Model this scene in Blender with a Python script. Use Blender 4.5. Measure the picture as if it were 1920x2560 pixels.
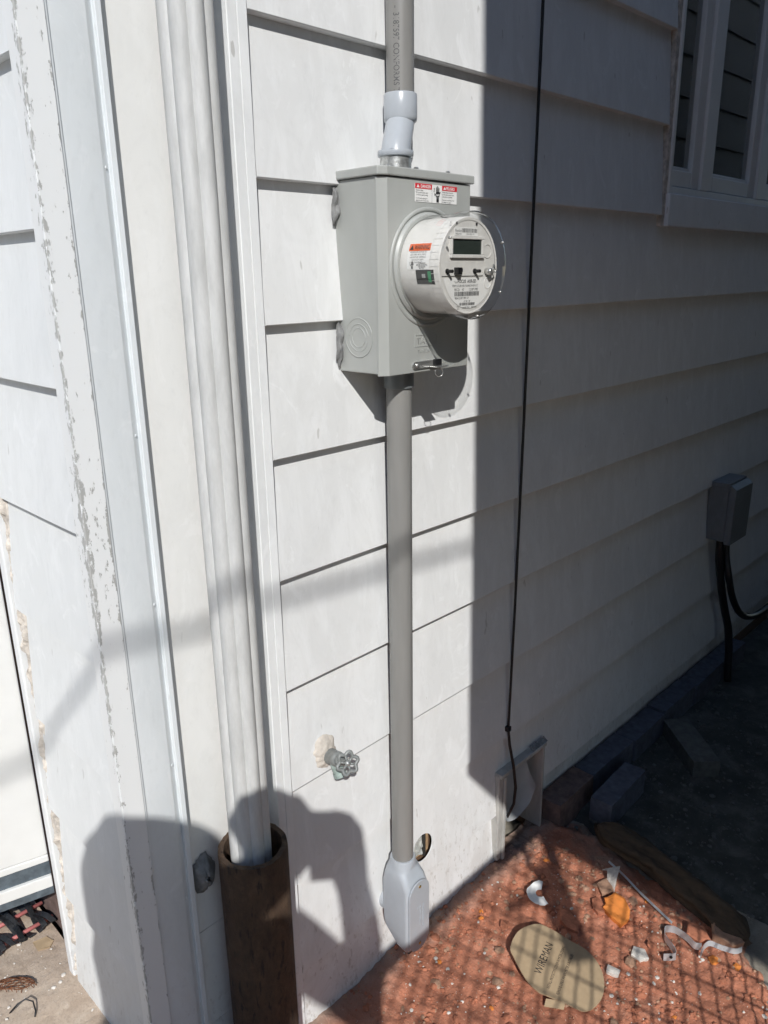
import bpy, bmesh, math, random
from mathutils import Vector, Matrix, noise
random.seed(7)
sc = bpy.context.scene
for o in list(bpy.data.objects): bpy.data.objects.remove(o, do_unlink=True)
C = sc.collection
R_ = math.radians
# ------------------------------------------------------------------ camera
cam_d = bpy.data.cameras.new('camera'); cam = bpy.data.objects.new('camera', cam_d); C.objects.link(cam)
yaw, pitch, roll = 0.7930, 0.2981, -0.0148
fw = Vector((math.sin(yaw)*math.cos(pitch), math.cos(yaw)*math.cos(pitch), -math.sin(pitch)))
rt = Vector((math.cos(yaw), -math.sin(yaw), 0)); up = rt.cross(fw)
CR = math.cos(roll)*rt + math.sin(roll)*up; CU = -math.sin(roll)*rt + math.cos(roll)*up
CAM = Vector((0, -1.04, 1.60))
m = Matrix((CR, CU, -fw)).transposed().to_4x4(); m.translation = CAM
cam.matrix_world = m
cam_d.sensor_fit = 'HORIZONTAL'; cam_d.sensor_width = 36; cam_d.lens = 36.12
cam_d.clip_start = 0.02; cam_d.clip_end = 500
sc.camera = cam
sc.render.resolution_x = 768; sc.render.resolution_y = 1024
# ------------------------------------------------------------------ sky and sun
SUN = Vector((0.517, 0.5914, -0.6188)).normalized()      # direction the light travels
EL = math.asin(-SUN.z); AZ = math.atan2(-SUN.x, -SUN.y)
w = bpy.data.worlds.new('World'); sc.world = w; w.use_nodes = True
nt = w.node_tree; sky = nt.nodes.new('ShaderNodeTexSky'); sky.sky_type = 'NISHITA'
sky.sun_disc = False; sky.dust_density = 0.2; sky.ozone_density = 1.8; sky.air_density = 1.0; sky.sun_elevation = EL; sky.sun_rotation = AZ % (2*math.pi)
bg = nt.nodes['Background']; bg.inputs['Strength'].default_value = 0.145
nt.links.new(sky.outputs[0], bg.inputs[0])
sl = bpy.data.lights.new('sun', 'SUN'); sl.energy = 4.25; sl.angle = R_(0.53); sl.color = (1.0, 0.975, 0.938)
so = bpy.data.objects.new('sun', sl); C.objects.link(so)
so.rotation_euler = SUN.to_track_quat('-Z', 'Y').to_euler(); so.location = (-4, -5, 8)
sc.view_settings.view_transform = 'Standard'; sc.view_settings.look = 'None'
sc.view_settings.exposure = 0.0; sc.view_settings.gamma = 1.0; sc.view_settings.use_curve_mapping = False
sc.render.engine = 'CYCLES'
sc.cycles.use_adaptive_sampling = True; sc.cycles.adaptive_threshold = 0.03; sc.cycles.adaptive_min_samples = 24; sc.cycles.use_denoising = True; sc.cycles.time_limit = 1000
sc.cycles.max_bounces = 6; sc.cycles.diffuse_bounces = 3; sc.cycles.glossy_bounces = 2; sc.cycles.transparent_max_bounces = 16
PV = Vector((SUN.y, -SUN.x, 0)).normalized(); QV = PV.cross(SUN)
def S(p, q, s): return CAM + PV*p + QV*q - SUN*s     # a point given across, up and along the sun's rays

# ------------------------------------------------------------------ materials
MATS = {}
def nodes(name):
    mt = bpy.data.materials.new(name); mt.use_nodes = True
    MATS[name] = mt
    return mt, mt.node_tree, mt.node_tree.nodes['Principled BSDF']
def N(t, ty, **kw):
    n = t.nodes.new(ty)
    for k, v in kw.items(): setattr(n, k, v)
    return n
def setin(n, **kw):
    for k, v in kw.items(): n.inputs[k.replace('_', ' ')].default_value = v
def coords(t, scale=(1, 1, 1), rot=(0, 0, 0)):
    tc = N(t, 'ShaderNodeTexCoord'); mp = N(t, 'ShaderNodeMapping')
    mp.inputs['Scale'].default_value = scale; mp.inputs['Rotation'].default_value = rot
    t.links.new(tc.outputs['Object'], mp.inputs[0]); return mp.outputs[0]
def tex(t, vec, scale, detail=4, rough=0.55, dist=0.0):
    n = N(t, 'ShaderNodeTexNoise'); setin(n, Scale=scale, Detail=detail, Roughness=rough, Distortion=dist)
    t.links.new(vec, n.inputs['Vector']); return n.outputs[0]
def ramp(t, fac, stops):
    r = N(t, 'ShaderNodeValToRGB'); e = r.color_ramp.elements
    while len(e) < len(stops): e.new(0.5)
    for i, (p, c) in enumerate(stops):
        e[i].position = p; e[i].color = (c[0], c[1], c[2], 1) if not isinstance(c, (int, float)) else (c, c, c, 1)
    t.links.new(fac, r.inputs[0]); return r.outputs[0]
def mix(t, fac, a, b, mode='MIX'):
    n = N(t, 'ShaderNodeMix', data_type='RGBA', blend_type=mode)
    for sock, v in ((n.inputs[0], fac), (n.inputs[6], a), (n.inputs[7], b)):
        if isinstance(v, (int, float)): sock.default_value = v
        elif isinstance(v, tuple): sock.default_value = (v[0], v[1], v[2], 1)
        else: t.links.new(v, sock)
    return n.outputs[2]
def math_(t, op, a, b=0.0, clamp=False):
    n = N(t, 'ShaderNodeMath', operation=op, use_clamp=clamp)
    for i, v in enumerate((a, b)):
        if isinstance(v, (int, float)): n.inputs[i].default_value = v
        else: t.links.new(v, n.inputs[i])
    return n.outputs[0]
def bump(t, bs, h, strength=0.3, dist=0.002):
    b = N(t, 'ShaderNodeBump'); setin(b, Strength=strength, Distance=dist)
    t.links.new(h, b.inputs['Height']); t.links.new(b.outputs[0], bs.inputs['Normal'])
def plain(name, col, rough=0.5, metal=0.0, var=0.12, scale=40, bmp=0.0, stretch=(1, 1, 1)):
    mt, t, b = nodes(name)
    v = coords(t, stretch); n = tex(t, v, scale, 3, 0.6)
    c2 = tuple(max(0, x*(1-var)) for x in col); c1 = tuple(min(1, x*(1+var*0.6)) for x in col)
    t.links.new(ramp(t, n, [(0.3, c2), (0.7, c1)]), b.inputs['Base Color'])
    setin(b, Roughness=rough, Metallic=metal)
    if bmp: bump(t, b, n, bmp, 0.003)
    return mt
def siding_mat(name, col, streak, marks=0.5):
    mt, t, b = nodes(name)
    v1 = coords(t, (17, 17, 5)); v2 = coords(t, (1, 1, 1)); v3 = coords(t, (30, 30, 9))
    cl = tex(t, v2, 3.2, 3, 0.55, 0.4)                      # broad clouding
    st = tex(t, v1, 1.0, 4, 0.7, 0.6)                       # vertical wash streaks
    fine = tex(t, coords(t, (1, 1, .5)), 70, 3, 0.72); blot = tex(t, coords(t, (1, 1, .7)), 13, 4, 0.72, 1.2)
    a = ramp(t, cl, [(0.32, tuple(x*0.955 for x in col)), (0.66, col)])
    a = mix(t, ramp(t, blot, [(0.36, 0.35), (0.48, 0.0)]), a, tuple(x*0.90 for x in col))
    a = mix(t, ramp(t, blot, [(0.58, 0.0), (0.66, 0.75)]), a, streak)
    a = mix(t, ramp(t, st, [(0.46, 0.0), (0.62, 0.55)]), a, streak)
    a = mix(t, ramp(t, fine, [(0.56, 0.0), (0.74, 0.35)]), a, tuple(x*0.86 for x in col))
    sp = tex(t, v3, 1.7, 2, 0.5)                            # scuffs
    a = mix(t, ramp(t, sp, [(0.735, 0.0), (0.76, marks)]), a, (0.38, 0.37, 0.35))
    sz = N(t, 'ShaderNodeSeparateXYZ'); t.links.new(v2, sz.inputs[0])
    lo = math_(t, 'SUBTRACT', 0.55, math_(t, 'MULTIPLY', sz.outputs[2], 1.5), True)
    a = mix(t, math_(t, 'MULTIPLY', lo, ramp(t, blot, [(0.45, 0.0), (0.62, 1.0)])), a, (0.52, 0.50, 0.47))
    a = mix(t, math_(t, 'MULTIPLY', lo, ramp(t, fine, [(0.57, 0.0), (0.66, 1.0)])), a, (0.36, 0.33, 0.29))
    t.links.new(a, b.inputs['Base Color'])
    t.links.new(ramp(t, st, [(0.3, 0.52), (0.7, 0.68)]), b.inputs['Roughness'])
    b.inputs['Specular IOR Level'].default_value = 0.3
    return mt
M_side = siding_mat('siding_paint', (0.735, 0.744, 0.742), (0.80, 0.812, 0.815))
M_left = siding_mat('siding_paint_front', (0.748, 0.768, 0.772), (0.795, 0.812, 0.818), 0.4)
M_pan = siding_mat('aluminium_trim_paint', (0.715, 0.75, 0.765), (0.755, 0.785, 0.80), 0.25)
M_panc = siding_mat('panel_paint', (0.765, 0.765, 0.745), (0.79, 0.79, 0.775), 0.2)
M_trim = siding_mat('trim_paint', (0.765, 0.782, 0.786), (0.81, 0.825, 0.83), 0.6)
M_white = plain('white_gloss_paint', (0.72, 0.72, 0.70), 0.3, 0, 0.04, 12)
def peel_mat():
    mt, t, b = nodes('peeling_white_paint')
    tc = N(t, 'ShaderNodeTexCoord'); sx = N(t, 'ShaderNodeSeparateXYZ'); t.links.new(tc.outputs['Object'], sx.inputs[0])
    v = coords(t, (1, 1, 0.38)); n = tex(t, v, 130, 6, 0.7); big = tex(t, coords(t, (1, 1, 1)), 2.1, 3, 0.5)
    # bare metal hugs both edges of the bead and comes and goes along its length
    e1 = math_(t, 'SUBTRACT', 1.0, math_(t, 'ADD', math_(t, 'MULTIPLY', math_(t, 'ABSOLUTE', math_(t, 'SUBTRACT', sx.outputs[0], 0.4525)), 120.0), math_(t, 'MULTIPLY', math_(t, 'SUBTRACT', sx.outputs[1], 0.0165, True), 55.0)), True)
    e2 = math_(t, 'SUBTRACT', 1.0, math_(t, 'MULTIPLY', math_(t, 'ABSOLUTE', math_(t, 'SUBTRACT', sx.outputs[0], 0.4895)), 200.0), True)
    e = math_(t, 'ADD', math_(t, 'MULTIPLY', e1, 0.30), math_(t, 'MULTIPLY', e2, 0.20))
    f = math_(t, 'ADD', math_(t, 'ADD', math_(t, 'ADD', math_(t, 'MULTIPLY', math_(t, 'SUBTRACT', n, 0.5), 1.7), 0.5), e), math_(t, 'MULTIPLY', math_(t, 'SUBTRACT', big, 0.5), 0.75))
    msk = ramp(t, f, [(0.745, 0.0), (0.765, 1.0)])
    a = mix(t, msk, (0.785, 0.80, 0.80), (0.43, 0.432, 0.42))
    t.links.new(a, b.inputs['Base Color']); setin(b, Roughness=0.6)
    inv = math_(t, 'SUBTRACT', 1.0, msk); bump(t, b, inv, 0.6, 0.0012)
    return mt
M_peel = peel_mat()
def spout_mat():
    mt, t, b = nodes('weathered_downspout')
    v = coords(t, (1, 1, 0.22)); n = tex(t, v, 60, 4, 0.7); d = tex(t, coords(t, (1, 1, .5)), 220, 4, 0.7); bl = tex(t, coords(t, (1, 1, .55)), 17, 2, 0.4)
    a = ramp(t, n, [(0.3, (0.475, 0.48, 0.47)), (0.65, (0.59, 0.595, 0.585))])
    a = mix(t, ramp(t, d, [(0.58, 0.0), (0.75, 0.30)]), a, (0.46, 0.455, 0.44))
    a = mix(t, ramp(t, bl, [(0.66, 0.0), (0.675, 0.28)]), a, (0.50, 0.495, 0.48))
    t.links.new(a, b.inputs['Base Color']); setin(b, Roughness=0.55)
    bump(t, b, n, 0.15, 0.001); return mt
M_spout = spout_mat()
def rust_mat():
    mt, t, b = nodes('rusty_cast_iron')
    n = tex(t, coords(t, (1, 1, 0.5)), 45, 7, 0.75); k = tex(t, coords(t, (3.0, 3.0, 0.8)), 28, 3, 0.6)
    a = ramp(t, n, [(0.25, (0.032, 0.019, 0.012)), (0.55, (0.080, 0.048, 0.028)), (0.8, (0.135, 0.092, 0.055))])
    a = mix(t, ramp(t, k, [(0.58, 0.0), (0.66, 0.9)]), a, (0.018, 0.012, 0.010))
    t.links.new(a, b.inputs['Base Color']); setin(b, Roughness=0.8); bump(t, b, n, 0.9, 0.005); return mt
M_rust = rust_mat()
M_pvc = plain('grey_conduit', (0.235, 0.232, 0.222), 0.42, 0, 0.10, 30, 0, (1, 1, .15))
M_fit = plain('light_grey_fitting', (0.40, 0.43, 0.465), 0.28, 0, 0.05, 25)
M_adapt = plain('dark_grey_adapter', (0.16, 0.175, 0.18), 0.35, 0, 0.05, 25)
M_zinc = plain('cast_zinc', (0.55, 0.56, 0.55), 0.38, 0.75, 0.35, 120, 0.2)
M_steel = plain('plated_steel', (0.62, 0.62, 0.60), 0.3, 0.85, 0.1, 60)
M_box = plain('grey_enamel', (0.375, 0.388, 0.372), 0.42, 0, 0.085, 14, 0, (1, 1, .35))
M_seal = plain('grey_duct_sealant', (0.20, 0.203, 0.203), 0.6, 0, 0.35, 70, 0.6)
M_black = plain('black_plastic', (0.012, 0.012, 0.013), 0.35, 0, 0.2, 40)
M_ink = plain('black_ink', (0.018, 0.018, 0.02), 0.6, 0, 0.0)
M_grayink = plain('faded_print', (0.105, 0.105, 0.105), 0.6, 0, 0.1)
M_paper = plain('label_white', (0.78, 0.78, 0.76), 0.35, 0, 0.03)
M_face = plain('meter_faceplate', (0.66, 0.65, 0.62), 0.4, 0, 0.07, 45)
M_can = plain('meter_housing_plastic', (0.70, 0.69, 0.66), 0.38, 0, 0.07, 28)
M_red = plain('label_red', (0.62, 0.025, 0.04), 0.4, 0, 0.05)
M_orange = plain('label_orange', (0.72, 0.13, 0.035), 0.4, 0, 0.08)
M_lcd = plain('display_glass', (0.032, 0.042, 0.036), 0.12, 0, 0.1)
M_green = plain('circuit_green', (0.03, 0.24, 0.10), 0.4, 0, 0.2)
M_brass = plain('brass', (0.60, 0.42, 0.12), 0.3, 0.9, 0.1)
M_bib = plain('painted_valve_grey', (0.20, 0.212, 0.208), 0.4, 0.0, 0.2, 70, 0.15)
M_beige = plain('old_beige_caulk', (0.60, 0.55, 0.49), 0.7, 0, 0.16, 90, 0.4)
M_pinkcaulk = plain('cracked_caulk', (0.60, 0.55, 0.49), 0.85, 0, 0.4, 60, 0.9)
M_cable = plain('black_cable_jacket', (0.012, 0.012, 0.014), 0.4, 0, 0.1)
M_disc = plain('disconnect_grey', (0.17, 0.185, 0.195), 0.45, 0, 0.08)
M_wood = plain('raw_wood', (0.45, 0.30, 0.17), 0.75, 0, 0.3, 90)
M_oldwood = plain('weathered_frame_paint', (0.44, 0.435, 0.41), 0.65, 0, 0.25, 30, 0.4, (1, 1, .3))
M_film = plain('crumpled_film', (0.52, 0.53, 0.50), 0.15, 0.2, 0.3, 60)
M_rubber = plain('black_rubber', (0.020, 0.021, 0.023), 0.55, 0, 0.5, 160, 0.5)
M_pink = plain('pink_mat_rod', (0.52, 0.17, 0.16), 0.6, 0, 0.15)
M_rustwire = plain('rusted_wire', (0.16, 0.06, 0.025), 0.85, 0, 0.4, 150)
M_sweep = plain('door_sweep_grey', (0.12, 0.15, 0.175), 0.5, 0.3, 0.35, 60)
M_card = plain('brown_cardboard', (0.42, 0.31, 0.19), 0.85, 0, 0.08, 60)
M_tile = plain('orange_terracotta', (0.72, 0.235, 0.045), 0.8, 0, 0.2, 40, 0.4)
M_shard = plain('red_brick_shard', (0.46, 0.175, 0.098), 0.9, 0, 0.35, 60, 0.6)
M_shard2 = plain('brown_brick_shard', (0.42, 0.25, 0.165), 0.9, 0, 0.3, 60, 0.6)
M_chip = plain('pale_mortar_chip', (0.68, 0.64, 0.58), 0.85, 0, 0.2, 90, 0.5)
M_alu = plain('bent_aluminium', (0.62, 0.64, 0.66), 0.35, 0.6, 0.12, 50)
M_brick = plain('old_brick', (0.17, 0.115, 0.10), 0.9, 0, 0.35, 45, 0.7)
M_brickb = plain('blue_grey_brick', (0.095, 0.105, 0.135), 0.85, 0, 0.3, 45, 0.6)
M_stone = plain('grey_stone', (0.10, 0.103, 0.095), 0.9, 0, 0.3, 45, 0.6)
M_log = plain('rotten_wood', (0.095, 0.064, 0.038), 0.9, 0, 0.6, 30, 0.9, (1, .2, 1))
M_gapshade = plain('painted_gap_shade', (0.03, 0.028, 0.025), 0.95, 0, 0.2)
M_sheath = plain('brown_sheathing', (0.17, 0.10, 0.06), 0.9, 0, 0.3)
M_jacket = plain('navy_jacket', (0.03, 0.035, 0.06), 0.8, 0, 0.2)
M_hair = plain('dark_hair', (0.03, 0.02, 0.014), 0.6, 0, 0.4, 150)
M_skin = plain('skin', (0.50, 0.30, 0.21), 0.5, 0, 0.06)
M_galv = plain('galvanised_wire', (0.40, 0.41, 0.42), 0.45, 0.8, 0.15)
M_nside = siding_mat('neighbour_siding', (0.085, 0.092, 0.105), (0.10, 0.108, 0.12), 0.3)
def concrete_mat(name, c1, c2, c3):
    mt, t, b = nodes(name)
    v = coords(t); n = tex(t, v, 9, 8, 0.68, 0.4); f = tex(t, v, 190, 4, 0.7); k = tex(t, v, 34, 3, 0.6)
    a = ramp(t, n, [(0.28, c1), (0.5, c2), (0.72, c3)])
    a = mix(t, ramp(t, f, [(0.52, 0.0), (0.7, 0.55)]), a, tuple(x*0.62 for x in c2))
    a = mix(t, ramp(t, k, [(0.62, 0.0), (0.74, 0.5)]), a, tuple(min(1, x*1.25) for x in c3))
    t.links.new(a, b.inputs['Base Color']); setin(b, Roughness=0.88)
    bump(t, b, math_(t, 'ADD', f, math_(t, 'MULTIPLY', k, 0.8)), 0.5, 0.003); return mt
M_slab = concrete_mat('concrete_walk', (0.33, 0.25, 0.185), (0.45, 0.36, 0.28), (0.52, 0.44, 0.355))
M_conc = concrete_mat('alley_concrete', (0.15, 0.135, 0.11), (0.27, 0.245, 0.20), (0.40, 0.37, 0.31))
def dirt_mat():
    mt, t, b = nodes('red_brick_dirt')
    v = N(t, 'ShaderNodeNewGeometry').outputs['Position']; n = tex(t, v, 7, 6, 0.6, 0.3); f = tex(t, v, 120, 3, 0.75); sp = tex(t, v, 260, 2, 0.5)
    vo = N(t, 'ShaderNodeTexVoronoi'); vo.feature = 'DISTANCE_TO_EDGE'; setin(vo, Scale=34); 
    wv = mix(t, 0.06, v, tex(t, v, 25, 3)); t.links.new(wv, vo.inputs['Vector'])
    a = ramp(t, n, [(0.3, (0.36, 0.142, 0.082)), (0.55, (0.49, 0.192, 0.112)), (0.75, (0.56, 0.275, 0.18))])
    a = mix(t, ramp(t, f, [(0.4, 0.0), (0.75, 0.6)]), a, (0.30, 0.125, 0.078))
    a = mix(t, ramp(t, sp, [(0.70, 0.0), (0.73, 0.85)]), a, (0.72, 0.66, 0.58))
    # grey silt collects along the foot of the wall and over the alley paving
    sx = N(t, 'ShaderNodeSeparateXYZ'); t.links.new(v, sx.inputs[0])
    ed = math_(t, 'ADD', math_(t, 'MULTIPLY', sx.outputs[1], 6.0), math_(t, 'MULTIPLY', n, 1.1))
    a = mix(t, ramp(t, ed, [(0.12, 0.0), (0.62, 0.75)]), a, (0.36, 0.30, 0.25))
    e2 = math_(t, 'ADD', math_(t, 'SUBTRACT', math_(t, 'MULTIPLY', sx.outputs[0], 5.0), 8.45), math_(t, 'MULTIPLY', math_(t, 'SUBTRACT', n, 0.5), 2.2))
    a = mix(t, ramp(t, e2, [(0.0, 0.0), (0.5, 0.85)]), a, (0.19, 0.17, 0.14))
    t.links.new(a, b.inputs['Base Color']); setin(b, Roughness=0.95)
    cr = ramp(t, vo.outputs['Distance'], [(0.0, 0.0), (0.06, 1.0)])
    bump(t, b, math_(t, 'ADD', math_(t, 'MULTIPLY', f, 1.0), math_(t, 'MULTIPLY', sp, 0.3)), 0.7, 0.005); return mt
M_dirt = dirt_mat()
def glass_mat(name, tint, spec=0.5, rough=0.02):
    mt, t, b = nodes(name); t.nodes.remove(b); out = t.nodes['Material Output']
    tr = N(t, 'ShaderNodeBsdfTransparent'); tr.inputs[0].default_value = (*tint, 1)
    gl = N(t, 'ShaderNodeBsdfGlossy'); gl.inputs['Roughness'].default_value = rough
    fr = N(t, 'ShaderNodeLayerWeight'); fr.inputs['Blend'].default_value = 0.5
    fz = math_(t, 'ADD', 0.04, math_(t, 'MULTIPLY', math_(t, 'POWER', fr.outputs['Facing'], 5.0), 0.85))
    mx = N(t, 'ShaderNodeMixShader'); t.links.new(math_(t, 'MULTIPLY', fz, spec*2, True), mx.inputs[0])
    t.links.new(tr.outputs[0], mx.inputs[1]); t.links.new(gl.outputs[0], mx.inputs[2]); t.links.new(mx.outputs[0], out.inputs[0])
    return mt
M_glass = glass_mat('meter_cover_polycarbonate', (0.985, 0.987, 0.984), 0.85, 0.02)
M_pane = glass_mat('window_glass', (0.82, 0.84, 0.84), 0.9, 0.0)
M_screen = plain('dark_insect_screen', (0.05, 0.053, 0.053), 0.8, 0, 0.2, 200)

# ------------------------------------------------------------------ object helpers
def worldloc(p):
    return p.location if p.type == 'EMPTY' else Vector((0, 0, 0))
def link(name, me, mat, parent=None, smooth=False, bevel=0.0):
    if mat is not None:
        for mm in (mat if isinstance(mat, (list, tuple)) else [mat]): me.materials.append(mm)
    if smooth:
        for p in me.polygons: p.use_smooth = True
    o = bpy.data.objects.new(name, me)
    C.objects.link(o)
    if parent is not None:
        o.parent = parent; o.matrix_parent_inverse = Matrix.Translation(-worldloc(parent))
    if bevel:
        b = o.modifiers.new('bevel', 'BEVEL'); b.width = bevel; b.segments = 2; b.limit_method = 'ANGLE'; b.angle_limit = R_(40)
    return o
def recentre(o):                      # put a one-mesh thing's origin at its base
    vs = [v.co for v in o.data.vertices]
    c = Vector(((min(v.x for v in vs)+max(v.x for v in vs))/2, (min(v.y for v in vs)+max(v.y for v in vs))/2, min(v.z for v in vs)))
    o.data.transform(Matrix.Translation(-c)); o.location = c
    return o
class MB:
    def __init__(s): s.v = []; s.f = []; s.mi = []; s.cur = 0
    def add(s, vs, fs):
        k = len(s.v); s.v += [tuple(v) for v in vs]; s.f += [tuple(i+k for i in f) for f in fs]; s.mi += [s.cur]*len(fs); return s
    def box(s, x0, x1, y0, y1, z0, z1, M=None):
        vs = [Vector((x, y, z)) for z in (z0, z1) for y in (y0, y1) for x in (x0, x1)]
        if M is not None: vs = [M @ v for v in vs]
        return s.add(vs, [(0, 2, 3, 1), (4, 5, 7, 6), (0, 1, 5, 4), (2, 6, 7, 3), (0, 4, 6, 2), (1, 3, 7, 5)])
    def prism(s, prof, a0, a1, mapf, segs=1, wob=None):
        n = len(prof); vs = []
        for i in range(segs+1):
            a = a0+(a1-a0)*i/segs
            for j, (u, v) in enumerate(prof):
                P = Vector(mapf(u, v, a))
                if wob: P += wob(P)
                vs.append(P)
        fs = [(i*n+j, i*n+(j+1) % n, (i+1)*n+(j+1) % n, (i+1)*n+j) for i in range(segs) for j in range(n)]
        fs += [tuple(range(n-1, -1, -1)), tuple(range(segs*n, segs*n+n))]
        return s.add(vs, fs)
    def tube(s, pts, r, n=10, cap=True):
        pts = [Vector(p) for p in pts]; rs = r if isinstance(r, (list, tuple)) else [r]*len(pts); vs = []; ref = None
        for i, p in enumerate(pts):
            d = (pts[min(i+1, len(pts)-1)]-pts[max(i-1, 0)]).normalized()
            if ref is None: ref = d.orthogonal().normalized()
            ref = (ref-d*ref.dot(d)).normalized(); b = d.cross(ref)
            vs += [p+(ref*math.cos(2*math.pi*k/n)+b*math.sin(2*math.pi*k/n))*rs[i] for k in range(n)]
        fs = [(i*n+k, i*n+(k+1) % n, (i+1)*n+(k+1) % n, (i+1)*n+k) for i in range(len(pts)-1) for k in range(n)]
        if cap: fs += [tuple(range(n-1, -1, -1)), tuple(range((len(pts)-1)*n, len(pts)*n))]
        return s.add(vs, fs)
    def lathe(s, prof, M=None, n=48, cap=True):     # prof of (r, h) turned about local Z
        M = M or Matrix(); vs = []
        for r, h in prof:
            vs += [M @ Vector((r*math.cos(2*math.pi*k/n), r*math.sin(2*math.pi*k/n), h)) for k in range(n)]
        fs = [(i*n+k, i*n+(k+1) % n, (i+1)*n+(k+1) % n, (i+1)*n+k) for i in range(len(prof)-1) for k in range(n)]
        if cap: fs += [tuple(range(n-1, -1, -1)), tuple(range((len(prof)-1)*n, len(prof)*n))]
        return s.add(vs, fs)
    def torus(s, R, r, M=None, n=40, k=8, a0=0, a1=2*math.pi):
        M = M or Matrix(); full = abs(a1-a0-2*math.pi) < 1e-6; cnt = n if full else n+1; vs = []
        for i in range(cnt):
            a = a0+(a1-a0)*i/n
            for j in range(k):
                b = 2*math.pi*j/k; q = R+r*math.cos(b); vs.append(M @ Vector((q*math.cos(a), q*math.sin(a), r*math.sin(b))))
        fs = [(i*k+j, ((i+1) % cnt)*k+j, ((i+1) % cnt)*k+(j+1) % k, i*k+(j+1) % k) for i in range(n) for j in range(k)]
        return s.add(vs, fs)
    def grid(s, fn, nu, nv):
        vs = [fn(i/nu, j/nv) for j in range(nv+1) for i in range(nu+1)]
        return s.add(vs, [(j*(nu+1)+i, j*(nu+1)+i+1, (j+1)*(nu+1)+i+1, (j+1)*(nu+1)+i) for j in range(nv) for i in range(nu)])
    def build(s, name, mat, parent=None, smooth=False, bevel=0.0, fix=True):
        me = bpy.data.meshes.new(name); me.from_pydata([tuple(v) for v in s.v], [], s.f); me.update()
        for p, i in zip(me.polygons, s.mi): p.material_index = i
        if fix:
            bm = bmesh.new(); bm.from_mesh(me); bmesh.ops.recalc_face_normals(bm, faces=bm.faces); bm.to_mesh(me); bm.free()
        return link(name, me, mat, parent, smooth, bevel)
def autosmooth(o, ang=35):
    for p in o.data.polygons: p.use_smooth = True
    o.data.set_sharp_from_angle(angle=R_(ang)); return o
def tag(o, label, cat, group=None, kind=None):
    if label: o['label'] = label
    if cat: o['category'] = cat
    if group: o['group'] = group
    if kind: o['kind'] = kind
    return o
def thing(name, loc, label, cat, group=None):
    o = bpy.data.objects.new(name, None); C.objects.link(o); o.location = loc; o.empty_display_size = 0.05
    return tag(o, label, cat, group)
def axis(origin, d, x=None):             # matrix whose local Z is d
    d = Vector(d).normalized(); x = Vector(x) if x else d.orthogonal(); x = (x-d*x.dot(d)).normalized(); y = d.cross(x)
    M = Matrix((x, y, d)).transposed().to_4x4(); M.translation = Vector(origin); return M
def lettering(txt, size, mapf, mat, parent, name='lettering', align='LEFT', thick=0.0, xs=1.0, shear=0.0, spacing=1.0, fit=None, bold=0.0):
    cu = bpy.data.curves.new('t', 'FONT'); cu.body = txt; cu.size = size; cu.align_x = align; cu.extrude = thick; cu.shear = shear; cu.offset = bold
    cu.space_character = spacing; cu.resolution_u = 3
    o = bpy.data.objects.new('t', cu); C.objects.link(o)
    dg = bpy.context.evaluated_depsgraph_get(); me = bpy.data.meshes.new_from_object(o.evaluated_get(dg))
    bpy.data.objects.remove(o, do_unlink=True); bpy.data.curves.remove(cu)
    if fit: xs = fit/max(v.co.x for v in me.vertices)
    for v in me.vertices: v.co = Vector(mapf(v.co.x*xs, v.co.y, v.co.z))
    me.materials.clear(); me.name = name
    return link(name, me, mat, parent)
def fbm(x, y, z, o=4):
    return noise.fractal(Vector((x, y, z)), 1.0, 2.0, o)

# ================================================================== SETTING
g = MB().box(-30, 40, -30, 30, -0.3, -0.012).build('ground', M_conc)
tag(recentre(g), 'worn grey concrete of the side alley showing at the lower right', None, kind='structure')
M_painted_dark = concrete_mat('painted_dark_ground', (0.022, 0.024, 0.022), (0.052, 0.054, 0.048), (0.12, 0.122, 0.108))  # alley ground darkened: shade of the passage painted into the colour
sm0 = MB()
def shade_sheet_fn(u, v):
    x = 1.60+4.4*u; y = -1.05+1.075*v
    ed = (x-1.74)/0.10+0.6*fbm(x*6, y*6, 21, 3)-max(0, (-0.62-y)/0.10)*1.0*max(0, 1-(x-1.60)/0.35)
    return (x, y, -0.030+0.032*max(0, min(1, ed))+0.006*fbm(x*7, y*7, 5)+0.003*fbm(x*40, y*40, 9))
sm0.grid(shade_sheet_fn, 300, 90); tag(recentre(sm0.build('shade_sheet', M_painted_dark, smooth=True, fix=False)), 'dark sheet over the alley ground with shade painted into its colour', None, kind='structure')
sb = MB(); sb.box(-0.62, 0.435, -6, 8, -0.2, 0.1395)
tag(recentre(MB().box(-14, -0.621, -14, 14, -0.2, 0.02).build('bounce_cut_road', plain('asphalt', (0.055, 0.055, 0.057), 0.9, 0, 0.3, 60, 0.5))), 'unseen dark asphalt street added to cut bounced light', None, kind='structure')  # unseen asphalt, put in dark to reduce bounced light
sb.grid(lambda u, v: (0.05+0.43*u, 0.12+1.1*v, 0.1402+0.0022*fbm((0.05+.43*u)*9, (0.12+1.1*v)*9, 1)+0.0012*fbm((.43*u)*60, (1.1*v)*60, 5)+0.0012), 80, 160)
tag(recentre(sb.build('concrete_walk', M_slab, fix=False)), 'tan weathered concrete walk in front of the white door', None, kind='structure')
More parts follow.
